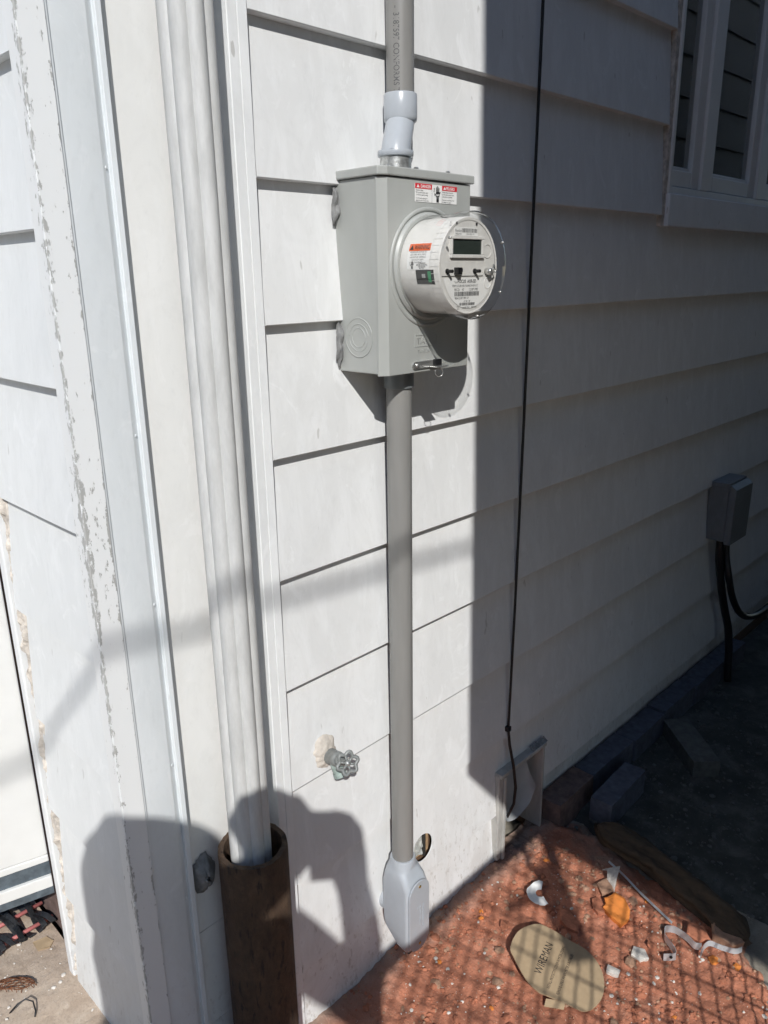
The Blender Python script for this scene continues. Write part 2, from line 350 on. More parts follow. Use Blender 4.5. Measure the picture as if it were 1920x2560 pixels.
def dirt_h(x, y):
    h = 0.006+0.009*fbm(x*5, y*5, 3, 3)+0.0065*fbm(x*24, y*24, 7, 3)
    c = noise.cell_vector(Vector((x*9, y*9, 0)))
    h += 0.004*max(0, fbm(x*55, y*55, 2, 3))+0.0022*fbm(x*130, y*130, 4, 2)
    d, pts = noise.voronoi(Vector((x*26+0.6*fbm(x*20, y*20, 9), y*26, 0)))
    h += 0.006*min(0.35, d[1]-d[0])
    h += 0.012*math.exp(-((y+0.0)/0.05)**2)*(0.6+0.5*fbm(x*12, 0, 8))
    w_ = 0.5*fbm(x*7, y*7, 12, 3)
    t1 = (x-1.70)/0.10+w_; t2 = (x-1.47)/0.15-(y+0.70)/0.10+w_*1.6
    for t_ in (t1, t2): h -= 0.045*max(0, min(1, t_))**2
    return h
tag(recentre(MB().grid(lambda u, v: (0.437+9.5*u, -9.5+8.42*v, 0.004+0.012*fbm(u*30, v*30, 3)), 120, 110).build('added_dark_yard', M_painted_dark, smooth=True, fix=False)), 'unseen dark sheet added beside the neighbour to soak up bounced light', None, kind='structure')  # unseen sheet, added dark to absorb light bouncing into the alley
dm = MB(); nx, ny = 330, 215
dm.grid(lambda u, v: (0.436+1.66*u, -1.06+1.10*v, dirt_h(0.436+1.66*u, -1.06+1.10*v)), nx, ny)
dirt = dm.build('red_dirt', M_dirt, smooth=True, fix=False)
tag(recentre(dirt), 'crumbly red brick dirt covering the alley at the foot of the wall', None, kind='structure')

# ================================================================== THE HOUSE
house = thing('house', (1.5, 0.6, 0), 'white sided house corner with the grey meter box on its wall', 'house')
LZ = [0.16+0.2268*k for k in range(-1, 30)]
LZ = [1.974, 1.748, 1.523, 1.298, 1.074, 0.851, 0.628, 0.403, 0.170, -0.05]
LZ = [1.974+0.225*k for k in range(20, 0, -1)] + LZ      # bottom edge of each course
def wobR(P): return Vector((0, 0.0011*fbm(P.x*2.2, P.z*1.5, 3, 2), 0.0010*fbm(P.x*1.7, P.z*9, 5, 2)))
def board_prof(z0, z1):
    return [(0.0014, z0), (0.0, z0+0.0016), (0.0182, z1+0.012), (0.0215, z1+0.012), (0.0215, z0)]
def board(z0, z1, x0, x1):
    mb = MB(); mb.prism(board_prof(z0, z1), x0, x1, lambda u, v, a: (a, u, v), max(2, int((x1-x0)*9)), wobR)
    return autosmooth(mb.build('siding_board', M_side, house), 30)
for i, z0 in enumerate(LZ):
    z1 = z0+0.225 if i == 0 else LZ[i-1]
    if z0 > 1.70 and z0 < 3.2:
        board(z0, z1, 0.788, 2.168); board(z0, z1, 3.35, 8)
    elif z0 > 1.6: board(z0, z1, 0.788, 8)
    elif abs(z0-0.170) < 1e-6:
        # course with the round hole and the crawl hatch cut out of it
        def face(zz): return 0.0182*(zz-z0)/(z1-z0+.012)
        mb = MB(); hx, hz, hr = 1.181, 0.2475, 0.0355; n = 40; xa, xb, za, zb = 1.10, 1.262, z0+0.0016, z1+0.012
        inn = []; outv = []
        for k in range(n):
            a = 2*math.pi*k/n; cx, sz = math.cos(a), math.sin(a)
            inn.append(Vector((hx+hr*cx, face(hz+hr*sz), hz+hr*sz)))
            tx = ((xb-hx)/cx if cx > 1e-9 else (xa-hx)/cx if cx < -1e-9 else 1e9); tz = ((zb-hz)/sz if sz > 1e-9 else (za-hz)/sz if sz < -1e-9 else 1e9)
            tt = min(tx, tz); outv.append(Vector((hx+tt*cx, face(hz+tt*sz), hz+tt*sz)))
        back = [v+Vector((0, 0.0025, 0)) for v in inn]
        mb.add(inn+outv+back, [(k, (k+1) % n, n+(k+1) % n, n+k) for k in range(n)]+[(k, (k+1) % n, 2*n+(k+1) % n, 2*n+k) for k in range(n)])
        for cxn, czn in ((xa, za), (xb, za), (xa, zb), (xb, zb)):      # close the corners of the ring
            pass
        mb.prism(board_prof(z0, z1), 0.788, xa, lambda u, v, a: (a, u, v), 3)
        mb.prism(board_prof(z0, z1), xb, 1.497, lambda u, v, a: (a, u, v), 3)
        mb.add([(xa, 0.0014, z0), (xb, 0.0014, z0), (xb, 0.0, za), (xa, 0, za), (xa, .0215, z0), (xb, .0215, z0)], [(0, 1, 2, 3), (0, 4, 5, 1)])
        # corner fills of the pierced panel
        for (cx_, cz_) in ((xb, zb), (xa, zb), (xa, za), (xb, za)):
            near = sorted(outv, key=lambda v: (v.x-cx_)**2+(v.z-cz_)**2)[:2]
            mb.add([near[0], near[1], Vector((cx_, face(cz_), cz_))], [(0, 1, 2)])
        mb.build('siding_board', M_side, house)
        board(z0, z1, 1.693, 8)
        mb = MB(); mb.prism([(0.0090, 0.292), (0.0182, z1+.012), (0.0215, z1+.012), (0.0215, 0.292)], 1.4975, 1.6925, lambda u, v, a: (a, u, v), 2)
        mb.build('siding_board', M_side, house)
    elif z0 < 0:
        board(z0, z1, 0.788, 1.497); 
        mb = MB(); mb.prism([(0.030, 0.05), (0.030, z1+0.008), (0.034, z1+0.008), (0.034, 0.05)], 1.693, 8, lambda u, v, a: (a, u, v), 8, wobR)
        mb.build('siding_board', M_trim, house)
    else: board(z0, z1, 0.788, 8)
# solid wall behind the boards, with the crawl opening left free
bk = MB(); bk.box(0.50, 0.7839, 0.048, 0.30, -0.1, 6.5); bk.box(0.784, 1.497, 0.036, 0.30, -0.1, 6.5); bk.box(1.693, 8, 0.036, 0.30, -0.1, 6.5); bk.box(1.497, 1.693, 0.036, 0.30, 0.292, 6.5)
bk.box(1.497, 1.693, 0.22, 0.30, -0.1, 0.292)
bk.box(0.50, 0.70, 0.30, 8, -0.1, 6.5)
bk.box(0.456, 8.1, -0.02, 8, 6.5, 6.62)
bk.build('backing_wall', M_sheath, house)
# round hole: sheathing and torn film inside it
MB().box(1.135, 1.228, 0.0305, 0.0345, 0.20, 0.30).build('hole_backing', M_wood, house)
hf = MB(); hf.grid(lambda u, v: (1.139+0.066*u, 0.0285-0.009*abs(fbm(u*3, v*3, 2)), 0.207+0.085*v), 22, 22)
hf.build('torn_film', M_film, house, fix=False)
MB().box(1.2015, 1.2075, 0.020, 0.0302, 0.20, 0.30).build('dark_gap_strip', M_gapshade, house)  # dark strip standing in for the shaded gap inside the hole
# left wall
LLZ = [1.873, 1.664, 1.452, 1.237, 1.022, 0.798, 0.586, 0.374, 0.135]
LLZ = [1.873+0.210*k for k in range(21, 0, -1)]+LLZ
def wobL(P): return Vector((0.0009*fbm(P.y*3, P.z*2, 8, 2), 0, 0.0008*fbm(P.y*2.4, P.z*7, 4, 2)))
for i, z0 in enumerate(LLZ):
    z1 = z0+0.21 if i == 0 else LLZ[i-1]
    mb = MB(); prof = [(0.0014, z0), (0, z0+.0016), (0.0145, z1+0.012), (0.018, z1+0.012), (0.018, z0)]
    y1 = 0.352 + (0.012 if i % 2 else 0.0)
    mb.prism(prof, 0.034, y1, lambda u, v, a: (0.4535+u, a, v), 6, wobL)
    autosmooth(mb.build('siding_board', M_left, house), 30)
MB().box(0.4715, 0.4995, 0.034, 0.372, 0.10, 6.5).build('front_sheathing', M_sheath, house)
# corner bead, post cover, inner panel, edge trim
mb = MB(); pr_ = [(0.4520, 0.0465), (0.4518, 0.0165), (0.4530, 0.0152), (0.4892, 0.0150), (0.4900, 0.0165), (0.4900, 0.0340), (0.462, 0.0340), (0.462, 0.0465)]
mb.prism(pr_, 0.02, 6.5, lambda u, v, a: (u, v, a), 60, lambda P: Vector((0, 0.0007*fbm(P.z*3, P.x*40, 2), 0)))
autosmooth(mb.build('corner_bead', M_peel, house), 30)
mb = MB(); pr_ = [(0.4903, 0.047), (0.4903, 0.0168), (0.4935, 0.0172), (0.4945, 0.0200), (0.5450, 0.0200), (0.5465, 0.0205), (0.5585, 0.0290), (0.5592, 0.0225), (0.5602, 0.0212), (0.5680, 0.0212), (0.5690, 0.0225), (0.5690, 0.0470)]
mb.prism(pr_, 0.02, 6.5, lambda u, v, a: (u, v, a), 60, lambda P: Vector((0, 0.0006*fbm(P.z*2, P.x*20, 6), 0)))
autosmooth(mb.build('corner_post_cover', M_pan, house), 25)
for zz in (1.745, 1.375, 1.10, 0.80, 0.52):
    MB().lathe([(0.0026, 0), (0.0026, 0.0008), (0.0015, 0.0014)], axis((0.5520, 0.0243, zz), (0.58, -0.81, 0)), 12).build('nail_head', M_pan, house)
for za, zb in ((0.02, 0.172), (0.1735, 0.404), (0.4055, 6.5)):
    MB().prism([(0.5692, 0.0470), (0.5692, 0.0405), (0.7475, 0.0405), (0.7475, 0.0470)], za, zb, lambda u, v, a: (u, v, a), 14, lambda P: Vector((0, 0.0008*fbm(P.z*2, P.x*9, 1), 0))).build('inner_panel', M_panc, house)
mb = MB(); pr_ = [(0.7480, 0.0470), (0.7480, -0.0010), (0.7492, -0.0025), (0.7655, -0.0025), (0.7662, -0.0005), (0.7672, -0.0032), (0.7825, -0.0040), (0.7838, -0.0025), (0.7838, 0.0345)]
mb.prism(pr_, 0.02, 6.5, lambda u, v, a: (u, v, a), 60, lambda P: Vector((0.0006*fbm(P.z*2, 3, 1), 0.0005*fbm(P.z*3, P.x*20, 6), 0)))
autosmooth(mb.build('edge_trim', M_trim, house), 25)
# door side of the left wall: ragged caulk, casing, door, sill
cm = MB()
def caulk_fn(u, v):
    z = 0.14+2.2*v; y = 0.350+0.028*u; e = math.sin(math.pi*u)
    return (0.4665-0.007*e-0.012*fbm(y*160, z*30, 3, 3)*e, y+0.003*fbm(z*25, u, 7), z)
cm.grid(caulk_fn, 7, 260); cm.build('cracked_caulk_joint', M_pinkcaulk, house, fix=False)
DM = Matrix.Translation((0.4545, 0.4200, 0)) @ Matrix.Rotation(R_(-15.5), 4, 'Z')      # storm door standing open, hinged at the casing
door = MB().box(-0.92, 0.0, 0.002, 0.034, 0.4385, 2.45, DM).build('door', M_white, house, bevel=0.003)
MB().box(-0.92, 0.0, 0.0, 0.034, 0.4225, 0.4380, DM).build('bottom_rail', M_white, door, bevel=0.002)
MB().box(-0.92, 0.0, 0.005, 0.034, 0.3870, 0.4222, DM).build('door_sweep', M_sweep, door)
MB().box(-0.92, 0.0, -0.003, 0.034, 0.3590, 0.3868, DM).build('bottom_channel', M_white, door, bevel=0.002)
MB().box(-0.92, 0.0, 0.001, 0.034, 0.3390, 0.3588, DM).build('channel_lip', M_sweep, door)
MB().prism([(0.4545, 0.379), (0.4520, 0.383), (0.4520, 0.401), (0.4560, 0.413), (0.4990, 0.413), (0.4990, 0.379)], 0.135, 2.50, lambda u, v, a: (u, v, a), 4).build('door_casing', M_trim, house)
mb = MB()
for (ya, yb) in ((0.392, 0.60),):
    mb.box(0.4945, 0.4985, ya+0.03, 3, 0.12, 0.60)
mb.build('foundation_brick', M_brick, house)

# window at the upper right
win = MB(); win.box(2.172, 2.190, 0.002, 0.035, 1.72, 3.1); win.build('window_caulk', M_pinkcaulk, house)
wo = MB()
wo.box(2.1905, 2.204, -0.004, 0.034, 1.806, 3.1); wo.box(2.2045, 3.34, -0.0035, 0.034, 1.806, 1.824)
wo.box(2.395, 2.440, -0.0050, 0.034, 1.8245, 3.1); wo.box(2.83, 2.885, -0.005, 0.034, 1.8245, 3.1); wo.box(3.29, 3.34, -0.005, 0.034, 1.8245, 3.1)
window = wo.build('window', M_white, house, bevel=0.002)
for (xa, xb) in ((2.2045, 2.3945), (2.4405, 2.8295), (2.8855, 3.2895)):
    s = MB(); y0, y1 = 0.004, 0.033; l = 0.014 if xa < 2.3 else 0.050; r = 0.050
    s.box(xa, xa+l, y0, y1, 1.827, 3.1); s.box(xb-r, xb, y0, y1, 1.827, 3.1); s.box(xa+l+.0003, xb-r-.0003, y0+.001, y1, 1.827, 1.870)
    s.box(xa+l, xb-r, y0+0.008, y1, 1.8703, 1.880)
    s.build('sash', M_white, window, bevel=0.003)
    MB().box(xa+l, xb-r, 0.0185, 0.0200, 1.8803, 3.1).build('pane', M_pane, window)
    MB().box(xa+l, xb-r, 0.0310, 0.0325, 1.8803, 3.1).build('insect_screen', M_screen, window)
MB().box(2.1880, 3.36, -0.0105, 0.034, 1.719, 1.8055).build('window_apron', M_trim, house, bevel=0.003)

# ================================================================== DOWNSPOUT AND IRON PIPE
dx, dy = 0.655, -0.040
dsp = MB(); n = 96
prof = []
for k in range(n):
    a = 2*math.pi*k/n; r = 0.0332+0.0056*abs(math.cos(4*a+0.5))**0.85
    prof.append((dx+r*math.cos(a), dy+r*math.sin(a)))
dsp.prism(prof, 0.50, 6.4, lambda u, v, a: (u, v, a), 40, lambda P: Vector((0.0012*fbm(P.z*1.3, 1, 1), 0.0012*fbm(P.z*1.1, 5, 1), 0)))
o = tag(recentre(autosmooth(dsp.build('downspout', M_spout), 40)), 'fluted round off-white downspout running down into the rusty pipe', 'downspout')
ip = MB()
def rim(k): return 0.612+0.006*fbm(math.cos(k)*2, math.sin(k)*2, 3)
n = 64; vs = []; px, py = 0.655, -0.047
for (r, zt) in ((0.0630, 0), (0.0630, 1), (0.0625, 2), (0.0530, 2), (0.0525, 1), (0.0525, 0)):
    for k in range(n):
        a = 2*math.pi*k/n
        for _ in (0,):
            rr = r+(0.0007*fbm(math.cos(a)*6, math.sin(a)*6, zt*2)); z = {0: 0.0, 1: rim(a)-0.003, 2: rim(a)}[zt]
            vs.append((px+rr*math.cos(a), py+rr*math.sin(a), z))
ip.add(vs, [(i*n+k, i*n+(k+1) % n, (i+1)*n+(k+1) % n, (i+1)*n+k) for i in range(5) for k in range(n)])
tag(recentre(autosmooth(ip.build('drain_pipe', M_rust), 40)), 'thick rusty cast iron drain pipe standing at the wall corner', 'pipe')
cp = MB()
def patch_fn(u, v):
    a = 2*math.pi*u; r = 0.005+(0.034+0.012*fbm(math.cos(a)*1.5, math.sin(a)*1.5, 4))*v
    return (0.596+0.62*r*math.cos(a), 0.039-0.022*(1-v*v)-0.005*fbm(a*2, v*5, 6)*(1-v), 0.535+1.15*r*math.sin(a))
cp.grid(patch_fn, 40, 10); tag(recentre(cp.build('sealant_patch', M_seal, smooth=True, fix=False)), 'lumpy grey sealant patch on the panel left of the rusty pipe', 'sealant')

# ================================================================== METER BOX
mbx = thing('meter_box', (1.075, -0.05, 1.432), 'grey steel meter socket box mounted on the sunlit white siding', 'meter box')
bx0, bx1 = 0.957, 1.192
MB().box(bx0+0.0015, bx1-0.0015, -0.0860, 0.012, 1.4345, 1.7545).build('body', M_box, mbx, bevel=0.002)
cov = MB(); cov.prism([(bx0, -0.0865), (bx0, -0.0905), (bx0+0.0150, -0.1010), (bx1-0.004, -0.1010), (bx1, -0.0980), (bx1, -0.0865)], 1.4315, 1.7535, lambda u, v, a: (u, v, a))
cover = cov.build('cover', M_box, mbx, bevel=0.0012)
lid = MB(); lid.prism([(bx0-0.004, 0.011), (bx0-0.004, -0.0965), (bx0+0.0110, -0.1055), (bx1+0.003, -0.1055), (bx1+0.003, 0.011)], 1.7550, 1.7690, lambda u, v, a: (u, v, a))
lid.build('top_cap', M_box, mbx, bevel=0.002)
kn = MB()
for r, a0, a1 in ((0.0335, 0.3, 6.1), (0.0235, 0.15, 3.0), (0.0235, 3.3, 6.2), (0.0165, 0.0, 6.0)):
    kn.torus(r, 0.0011, axis((bx0+0.0012, -0.0405, 1.4955), (-1, 0, 0), (0, -1, 0)), 40, 6, a0, a1)
kn.lathe([(0.0335, -0.0004), (0.0335, 0.0003)], axis((bx0+0.0012, -0.0405, 1.4955), (-1, 0, 0)), 40)
autosmooth(kn.build('knockout', M_box, mbx))
er = MB(); er.torus(0.0975, 0.0042, Matrix.Translation((1.0755, -0.0995, 1.6105)) @ Matrix.Rotation(R_(90), 4, 'X'), 72, 10)
autosmooth(er.build('raised_ring', M_box, cover), 60)
# embossed maker's plate
em = MB(); fy = -0.1013
for (a, b, c, d) in ((1.038, 1.098, 1.4965, 1.4980), (1.038, 1.098, 1.4765, 1.4780), (1.038, 1.0395, 1.478, 1.4965), (1.0965, 1.098, 1.478, 1.4965)):
    em.box(a, b, fy-0.0006, fy+0.0004, c, d)
em.build('embossed_frame', M_box, cover)
YF = lambda x0, z0, y: (lambda x, yy, zz: (x0+x, y-zz, z0+yy))
lettering('TA', 0.0165, YF(1.0425, 1.4815, -0.1014), M_box, cover, 'embossed_lettering', thick=0.0006, xs=1.05)
lettering('TYPE 3R', 0.0090, YF(1.0455, 1.4655, -0.1014), M_box, cover, 'embossed_lettering', thick=0.0005)
# danger label
lab = MB().box(1.0385, 1.1490, -0.1018, -0.1012, 1.7185, 1.7475).build('danger_label', M_paper, cover)
yl = -0.1021
for xa, xb in ((1.0385, 1.0815), (1.1085, 1.1490)):
    MB().box(xa, xb, yl-0.0001, -0.1019, 1.7395, 1.7475).build('red_band', M_red, lab)
lettering('DANGER', 0.0070, YF(1.0520, 1.7410, yl-0.0004), M_paper, lab, xs=0.92, bold=0.00012)
lettering('PELIGRO', 0.0068, YF(1.1190, 1.7410, yl-0.0004), M_paper, lab, xs=0.88, bold=0.00012)
for x0 in (1.0415, 1.1112):
    tri = MB(); tri.add([(x0, yl-.0004, 1.741), (x0+.0075, yl-.0004, 1.741), (x0+.00375, yl-.0004, 1.7463)], [(0, 1, 2)]); tri.build('alert_triangle', M_paper, lab)
for x0, w0 in ((1.0400, 0.040), (1.1095, 0.038)):
    lns = [('Hazardous Voltage.', 0.0), ('Will cause death, serious injury', 0.0036), ('or substantial property damage.', 0.0072), ('Turn off power supplying this', 0.0125), ('equipment before working inside.', 0.0160)]
    if x0 > 1.1: lns = [('Voltaje peligroso. Causara la', 0.0), ('muerte, lesiones graves o danos', 0.0036), ('sustanciales a la propiedad.', 0.0072), ('Desconecte el suministro antes', 0.0125), ('de trabajar en el equipo.', 0.0160)]
    for s_, dz in lns: lettering(s_, 0.0034, YF(x0, 1.7358-dz, yl), M_ink, lab, xs=0.72)
def hand_icon(parent, mapf, mat):      # shocked-hand pictogram: palm, five fingers, cuff, bolt and cord
    def poly(pts, nm): 
        b = MB(); b.add([mapf(x, y, 0) for x, y in pts], [tuple(range(len(pts)))]); return b
    hb = MB()
    for pts in ([(-3, -3), (3, -3), (3.6, 2.5), (-3, 2.5)], [(-3, 2.7), (-1.7, 2.7), (-1.9, 7), (-2.9, 7)], [(-1.4, 2.7), (-.2, 2.7), (-.2, 8.2), (-1.3, 8.2)], [(.1, 2.7), (1.3, 2.7), (1.4, 7.8), (.3, 7.8)], [(1.6, 2.7), (2.8, 2.7), (3.0, 6.4), (1.9, 6.4)],
                [(3.2, -1.5), (5.2, 2.2), (4.4, 2.8), (3.4, 1.2)], [(-2.2, -3.4), (2.2, -3.4), (2.2, -4.6), (-2.2, -4.6)], [(-2.2, -5.0), (2.2, -5.0), (2.2, -8.6), (-2.2, -8.6)],
                [(-7.0, 5.5), (-5.6, 6.4), (-5.3, 5.9), (-6.6, 5.0)], [(-6.0, 5.8), (-5.2, 5.4), (-6.4, 1.6), (-7.0, 2.0)], [(-6.9, 2.2), (-6.2, 1.6), (-4.2, -.4), (-4.7, -1.1)], [(-6.4, -1.0), (-3.4, .6), (-3.7, -2.2)]):
        hb.add([mapf(x, y, 0) for x, y in pts], [tuple(range(len(pts)))])
    hb.build('hand_pictogram', mat, parent, fix=False)
    wb = MB(); wb.add([mapf(x, y, 1) for x, y in [(-3.6, -1.4), (-.6, .2), (-1.2, -1.2), (1.8, .4), (1.0, -1.0), (3.8, .2), (.6, -2.4), (1.2, -.9), (-1.6, -2.6), (-1.0, -1.4)]], [tuple(range(10))])
    wb.build('pictogram_bolt', M_paper, parent, fix=False)
hand_icon(lab, lambda x, y, l: (1.0965+x*0.00148, yl-0.0001-0.0002*l, 1.7330+y*0.00155), M_ink)
for x0 in (1.0815, 1.1082): MB().box(x0, x0+0.0003, yl-.0001, -0.1019, 1.7185, 1.7395).build('label_rule', M_grayink, lab)
# latch and seal
lt = MB(); lt.box(1.036, 1.092, -0.1045, -0.1012, 1.4375, 1.4510); lt.box(1.074, 1.106, -0.1230, -0.1046, 1.4385, 1.4405)
lt.lathe([(0.0067, 0), (0.0067, 0.0033)], axis((1.0360, -0.1012, 1.44425), (0, -1, 0)), 20)
latch = lt.build('latch', M_steel, cover, bevel=0.0008)
MB().lathe([(0.0042, 0), (0.0042, 0.001), (0.0025, 0.0028)], axis((1.0400, -0.1046, 1.4443), (0, -1, 0)), 16).build('rivet', M_steel, latch, smooth=True)
MB().box(1.0830, 1.1000, -0.1120, -0.1046, 1.4410, 1.4520).build('staple', M_black, latch, bevel=0.001)
MB().torus(0.0078, 0.0007, axis((1.0860, -0.1170, 1.4290), (-0.4, -0.9, 0), (1, 0, 0)) , 28, 6).build('wire_seal', M_steel, latch, smooth=True)
# hub plate on the top
hp = MB(); hp.box(1.080, 1.185, -0.066, -0.012, 1.7695, 1.7725); hp.box(1.086, 1.179, -0.060, -0.018, 1.7726, 1.7745)
plate = hp.build('closing_plate', M_zinc, mbx, bevel=0.001)
for x_, y_ in ((1.090, -0.058), (1.176, -0.058), (1.176, -0.020), (1.0, -0.075)):
    MB().lathe([(0.0045, 0), (0.0045, 0.004), (0.003, 0.0055)], Matrix.Translation((x_, y_, 1.7692 if x_ < 1.05 else 1.7746)), 8).build('screw', M_steel, mbx)
# caulk smears down the left edge
for zc, hh, ww in ((1.716, 0.034, 0.015), (1.484, 0.042, 0.014)):
    b_ = MB()
    def sm(u, v, zc=zc, hh=hh, ww=ww):
        a = 2*math.pi*u; k = 1+0.35*fbm(math.cos(a)*2, math.sin(a)*2, zc*9)
        x = bx0-0.003+ww*0.62*math.cos(a)*v*k; z = zc+hh*0.9*math.sin(a)*v*k
        return (min(x, bx0+0.004), 0.0065-0.0075*(1-v**4)-0.0035*fbm(x*110, z*55, 3)-0.01*max(0, x-bx0+0.012), z)
    b_.grid(sm, 36, 8); b_.build('sealant_smear', M_seal, mbx, smooth=True, fix=False)

# ================================================================== ELECTRIC METER
MX, MZ = 1.0725, 1.6125
met = thing('electric_meter', (MX, -0.15, 1.53), 'round electric meter with clear plastic cover and dark display', 'electric meter')
TY = lambda y0: Matrix.Translation((MX, y0, MZ)) @ Matrix.Rotation(R_(90), 4, 'X')     # local +Z points to -Y
b_ = MB(); b_.lathe([(0.0900, -0.001), (0.0900, 0.006), (0.0865, 0.010), (0.0800, 0.010), (0.0800, -0.001)], TY(-0.0985), 72, False)
autosmooth(b_.build('base_rim', M_box, met))
b_ = MB(); b_.lathe([(0.0799, 0.003), (0.0789, 0.0032)], TY(-0.0985), 72, False); b_.build('base_gasket', M_black, met)
b_ = MB(); b_.lathe([(0.0788, 0.0), (0.0785, 0.0905), (0.0770, 0.0930), (0.0730, 0.0925)], TY(-0.100), 72, False)
can = autosmooth(b_.build('housing', M_can, met))
fp = MB(); fp.lathe([(0.0731, 0.0), (0.0731, 0.0012)], TY(-0.1905), 72); face = fp.build('faceplate', M_face, met)
FY = -0.1922
g_ = MB(); g_.lathe([(0.0845, 0.002), (0.0840, 0.070), (0.0850, 0.0780), (0.0868, 0.0800), (0.0868, 0.1010), (0.0850, 0.1050), (0.0780, 0.1080), (0.0400, 0.1085), (0.0, 0.1085)], TY(-0.102), 96, False)
cv = autosmooth(g_.build('clear_cover', M_glass, met, fix=False), 30)
for ang in (148, 28, -32, -86):
    MB().lathe([(0.0022, -0.003), (0.0022, 0.001), (0.0012, 0.002)], axis((MX+0.0815*math.cos(R_(ang)), -0.2085, MZ+0.0815*math.sin(R_(ang))), (0, -1, 0)), 14).build('cover_rivet', M_steel, cv, smooth=True)
rb = MB()
for k in range(44):
    a = 2*math.pi*k/44; ca, sa = math.cos(a), math.sin(a)
    rb.add([(MX+r*ca+e*sa*0.0003, y, MZ+r*sa-e*ca*0.0003) for (r, y) in ((0.0791, -0.172), (0.0790, -0.1915), (0.0735, -0.1935)) for e in (-1, 1)], [(0, 1, 3, 2), (2, 3, 5, 4)])
rb.build('housing_rib', M_can, can, fix=False)['kind'] = 'stuff'
# faceplate furniture
def fbox(nm, xa, xb, za, zb, ya, yb, mat, par=face, bev=0.0): return MB().box(xa, xb, yb, ya, za, zb).build(nm, mat, par, bevel=bev)
fr = MB()
for q in ((1.0225, 1.1110, 1.6550, 1.6595), (1.0225, 1.1110, 1.6255, 1.6310), (1.0225, 1.0265, 1.6312, 1.6548), (1.1040, 1.1110, 1.6312, 1.6548)): fr.box(q[0], q[1], FY-0.004, FY+0.0008, q[2], q[3])
disp = fr.build('display_bezel', M_face, face, bevel=0.0008)
fbox('display', 1.0265, 1.1040, 1.6310, 1.6550, FY, FY-0.0012, M_lcd, disp)
npl = MB(); pts = []
for k in range(25):
    a = R_(196)+R_(344-196)*k/24; pts.append((MX+0.0685*math.cos(a), MZ+0.0685*math.sin(a)))
pts = [(x, min(z, 1.5965)) for x, z in pts]
npl.add([(x, FY-0.0004, z) for x, z in pts], [tuple(range(len(pts)))])
name_pl = npl.build('nameplate', M_paper, face, fix=False)
fbox('bar_label', 1.0340, 1.0945, 1.6605, 1.6735, FY+.0003, FY-0.0004, M_paper)
def bars(nm, x0, x1, z0, z1, par, y, seed, n=34, mat=M_ink):
    rnd = random.Random(seed); b = MB(); x = x0; 
    while x < x1:
        wd = rnd.choice((0.0006, 0.0006, 0.0011, 0.0015)); b.add([(x, y, z0), (min(x+wd, x1), y, z0), (min(x+wd, x1), y, z1), (x, y, z1)], [(0, 1, 2, 3)]); x += wd+rnd.choice((0.0006, 0.0006, 0.001))
    return b.build(nm, mat, par, fix=False)
bars('barcode', 1.0520, 1.0930, 1.6655, 1.6720, face, FY-0.0007, 1, mat=M_grayink)
lettering('FlexNet', 0.0062, YF(1.0350, 1.6660, FY-0.0007), M_grayink, face, xs=0.8)
lettering('FREQ 900', 0.0036, YF(1.0360, 1.6618, FY-0.0007), M_grayink, face)
lettering('220512823  M', 0.0036, YF(1.0640, 1.6618, FY-0.0007), M_grayink, face)
YN = FY-0.0008
lettering('Type', 0.0042, YF(1.0340, 1.5862, YN), M_grayink, name_pl)
lettering('FOCUS  AXR-SD', 0.0076, YF(1.0430, 1.5858, YN), M_ink, name_pl, xs=0.90, bold=0.0001)
lettering('FORM 2S CL200 240V 3W 60Hz TA=30 Kh 7.2', 0.0051, YF(1.0290, 1.5795, YN), M_ink, name_pl, xs=0.68)
lettering('PECO    47        121871789', 0.0058, YF(1.0340, 1.5730, YN), M_ink, name_pl, xs=0.96)
bars('barcode', 1.0345, 1.1005, 1.5645, 1.5717, name_pl, YN, 2)
lettering('*80A121871789 12*', 0.0047, YF(1.0345, 1.5597, YN), M_ink, name_pl)
lettering('121 871 789', 0.0036, YF(1.0590, 1.5548, YN), M_ink, name_pl)
bars('barcode', 1.0475, 1.0890, 1.5493, 1.5537, name_pl, YN, 3)
lettering('Landis+Gyr', 0.0042, YF(1.0560, 1.5448, YN), M_ink, name_pl)
lettering('00297428', 0.0036, YF(1.0800, 1.5450, YN), M_grayink, name_pl)
for i_, t_ in enumerate(('MC2', 'REV', 'W')): lettering(t_, 0.0034, YF(1.0415+(0 if i_ < 2 else -.001), 1.5466-0.0042*i_, YN), M_grayink, name_pl)
rl = MB().box(1.003, 1.112, FY-0.0006, FY+0.0002, 1.5966, 1.5972).build('plate_rule', M_black, face)
for x_ in (1.016, 1.0885):
    MB().lathe([(0.0042, 0), (0.0042, 0.002), (0.0028, 0.0022), (0.0028, 0.0125)], axis((x_, FY+0.0005, 1.6045), (0, -1, 0)), 16).build('button', M_black, face)
b_ = MB(); b_.box(1.0345, 1.0445, FY-0.009, FY+.0005, 1.5995, 1.6105); b_.box(1.0445, 1.0495, FY-0.006, FY+.0005, 1.6030, 1.6090); b_.build('optical_port', M_black, face)
b_ = MB(); hx = 1.1290
b_.torus(0.0078, 0.0016, axis((hx, FY-0.0105, 1.6065), (0.25, -0.95, 0.1), (0, 0, 1)), 3, 8); b_.lathe([(0.0055, 0), (0.0055, 0.013), (0.004, 0.0135)], axis((hx-.008, FY+.001, 1.6035), (0, -1, 0)), 18)
b_.build('sealing_hasp', M_steel, face, smooth=True)
b_ = MB(); b_.torus(0.0110, 0.0006, axis((1.1225, FY-0.0002, 1.6370), (0, -1, 0)), 36, 6); b_.torus(0.0090, 0.0010, axis((1.1245, FY-0.0002, 1.5845), (0, -1, 0)), 30, 6)
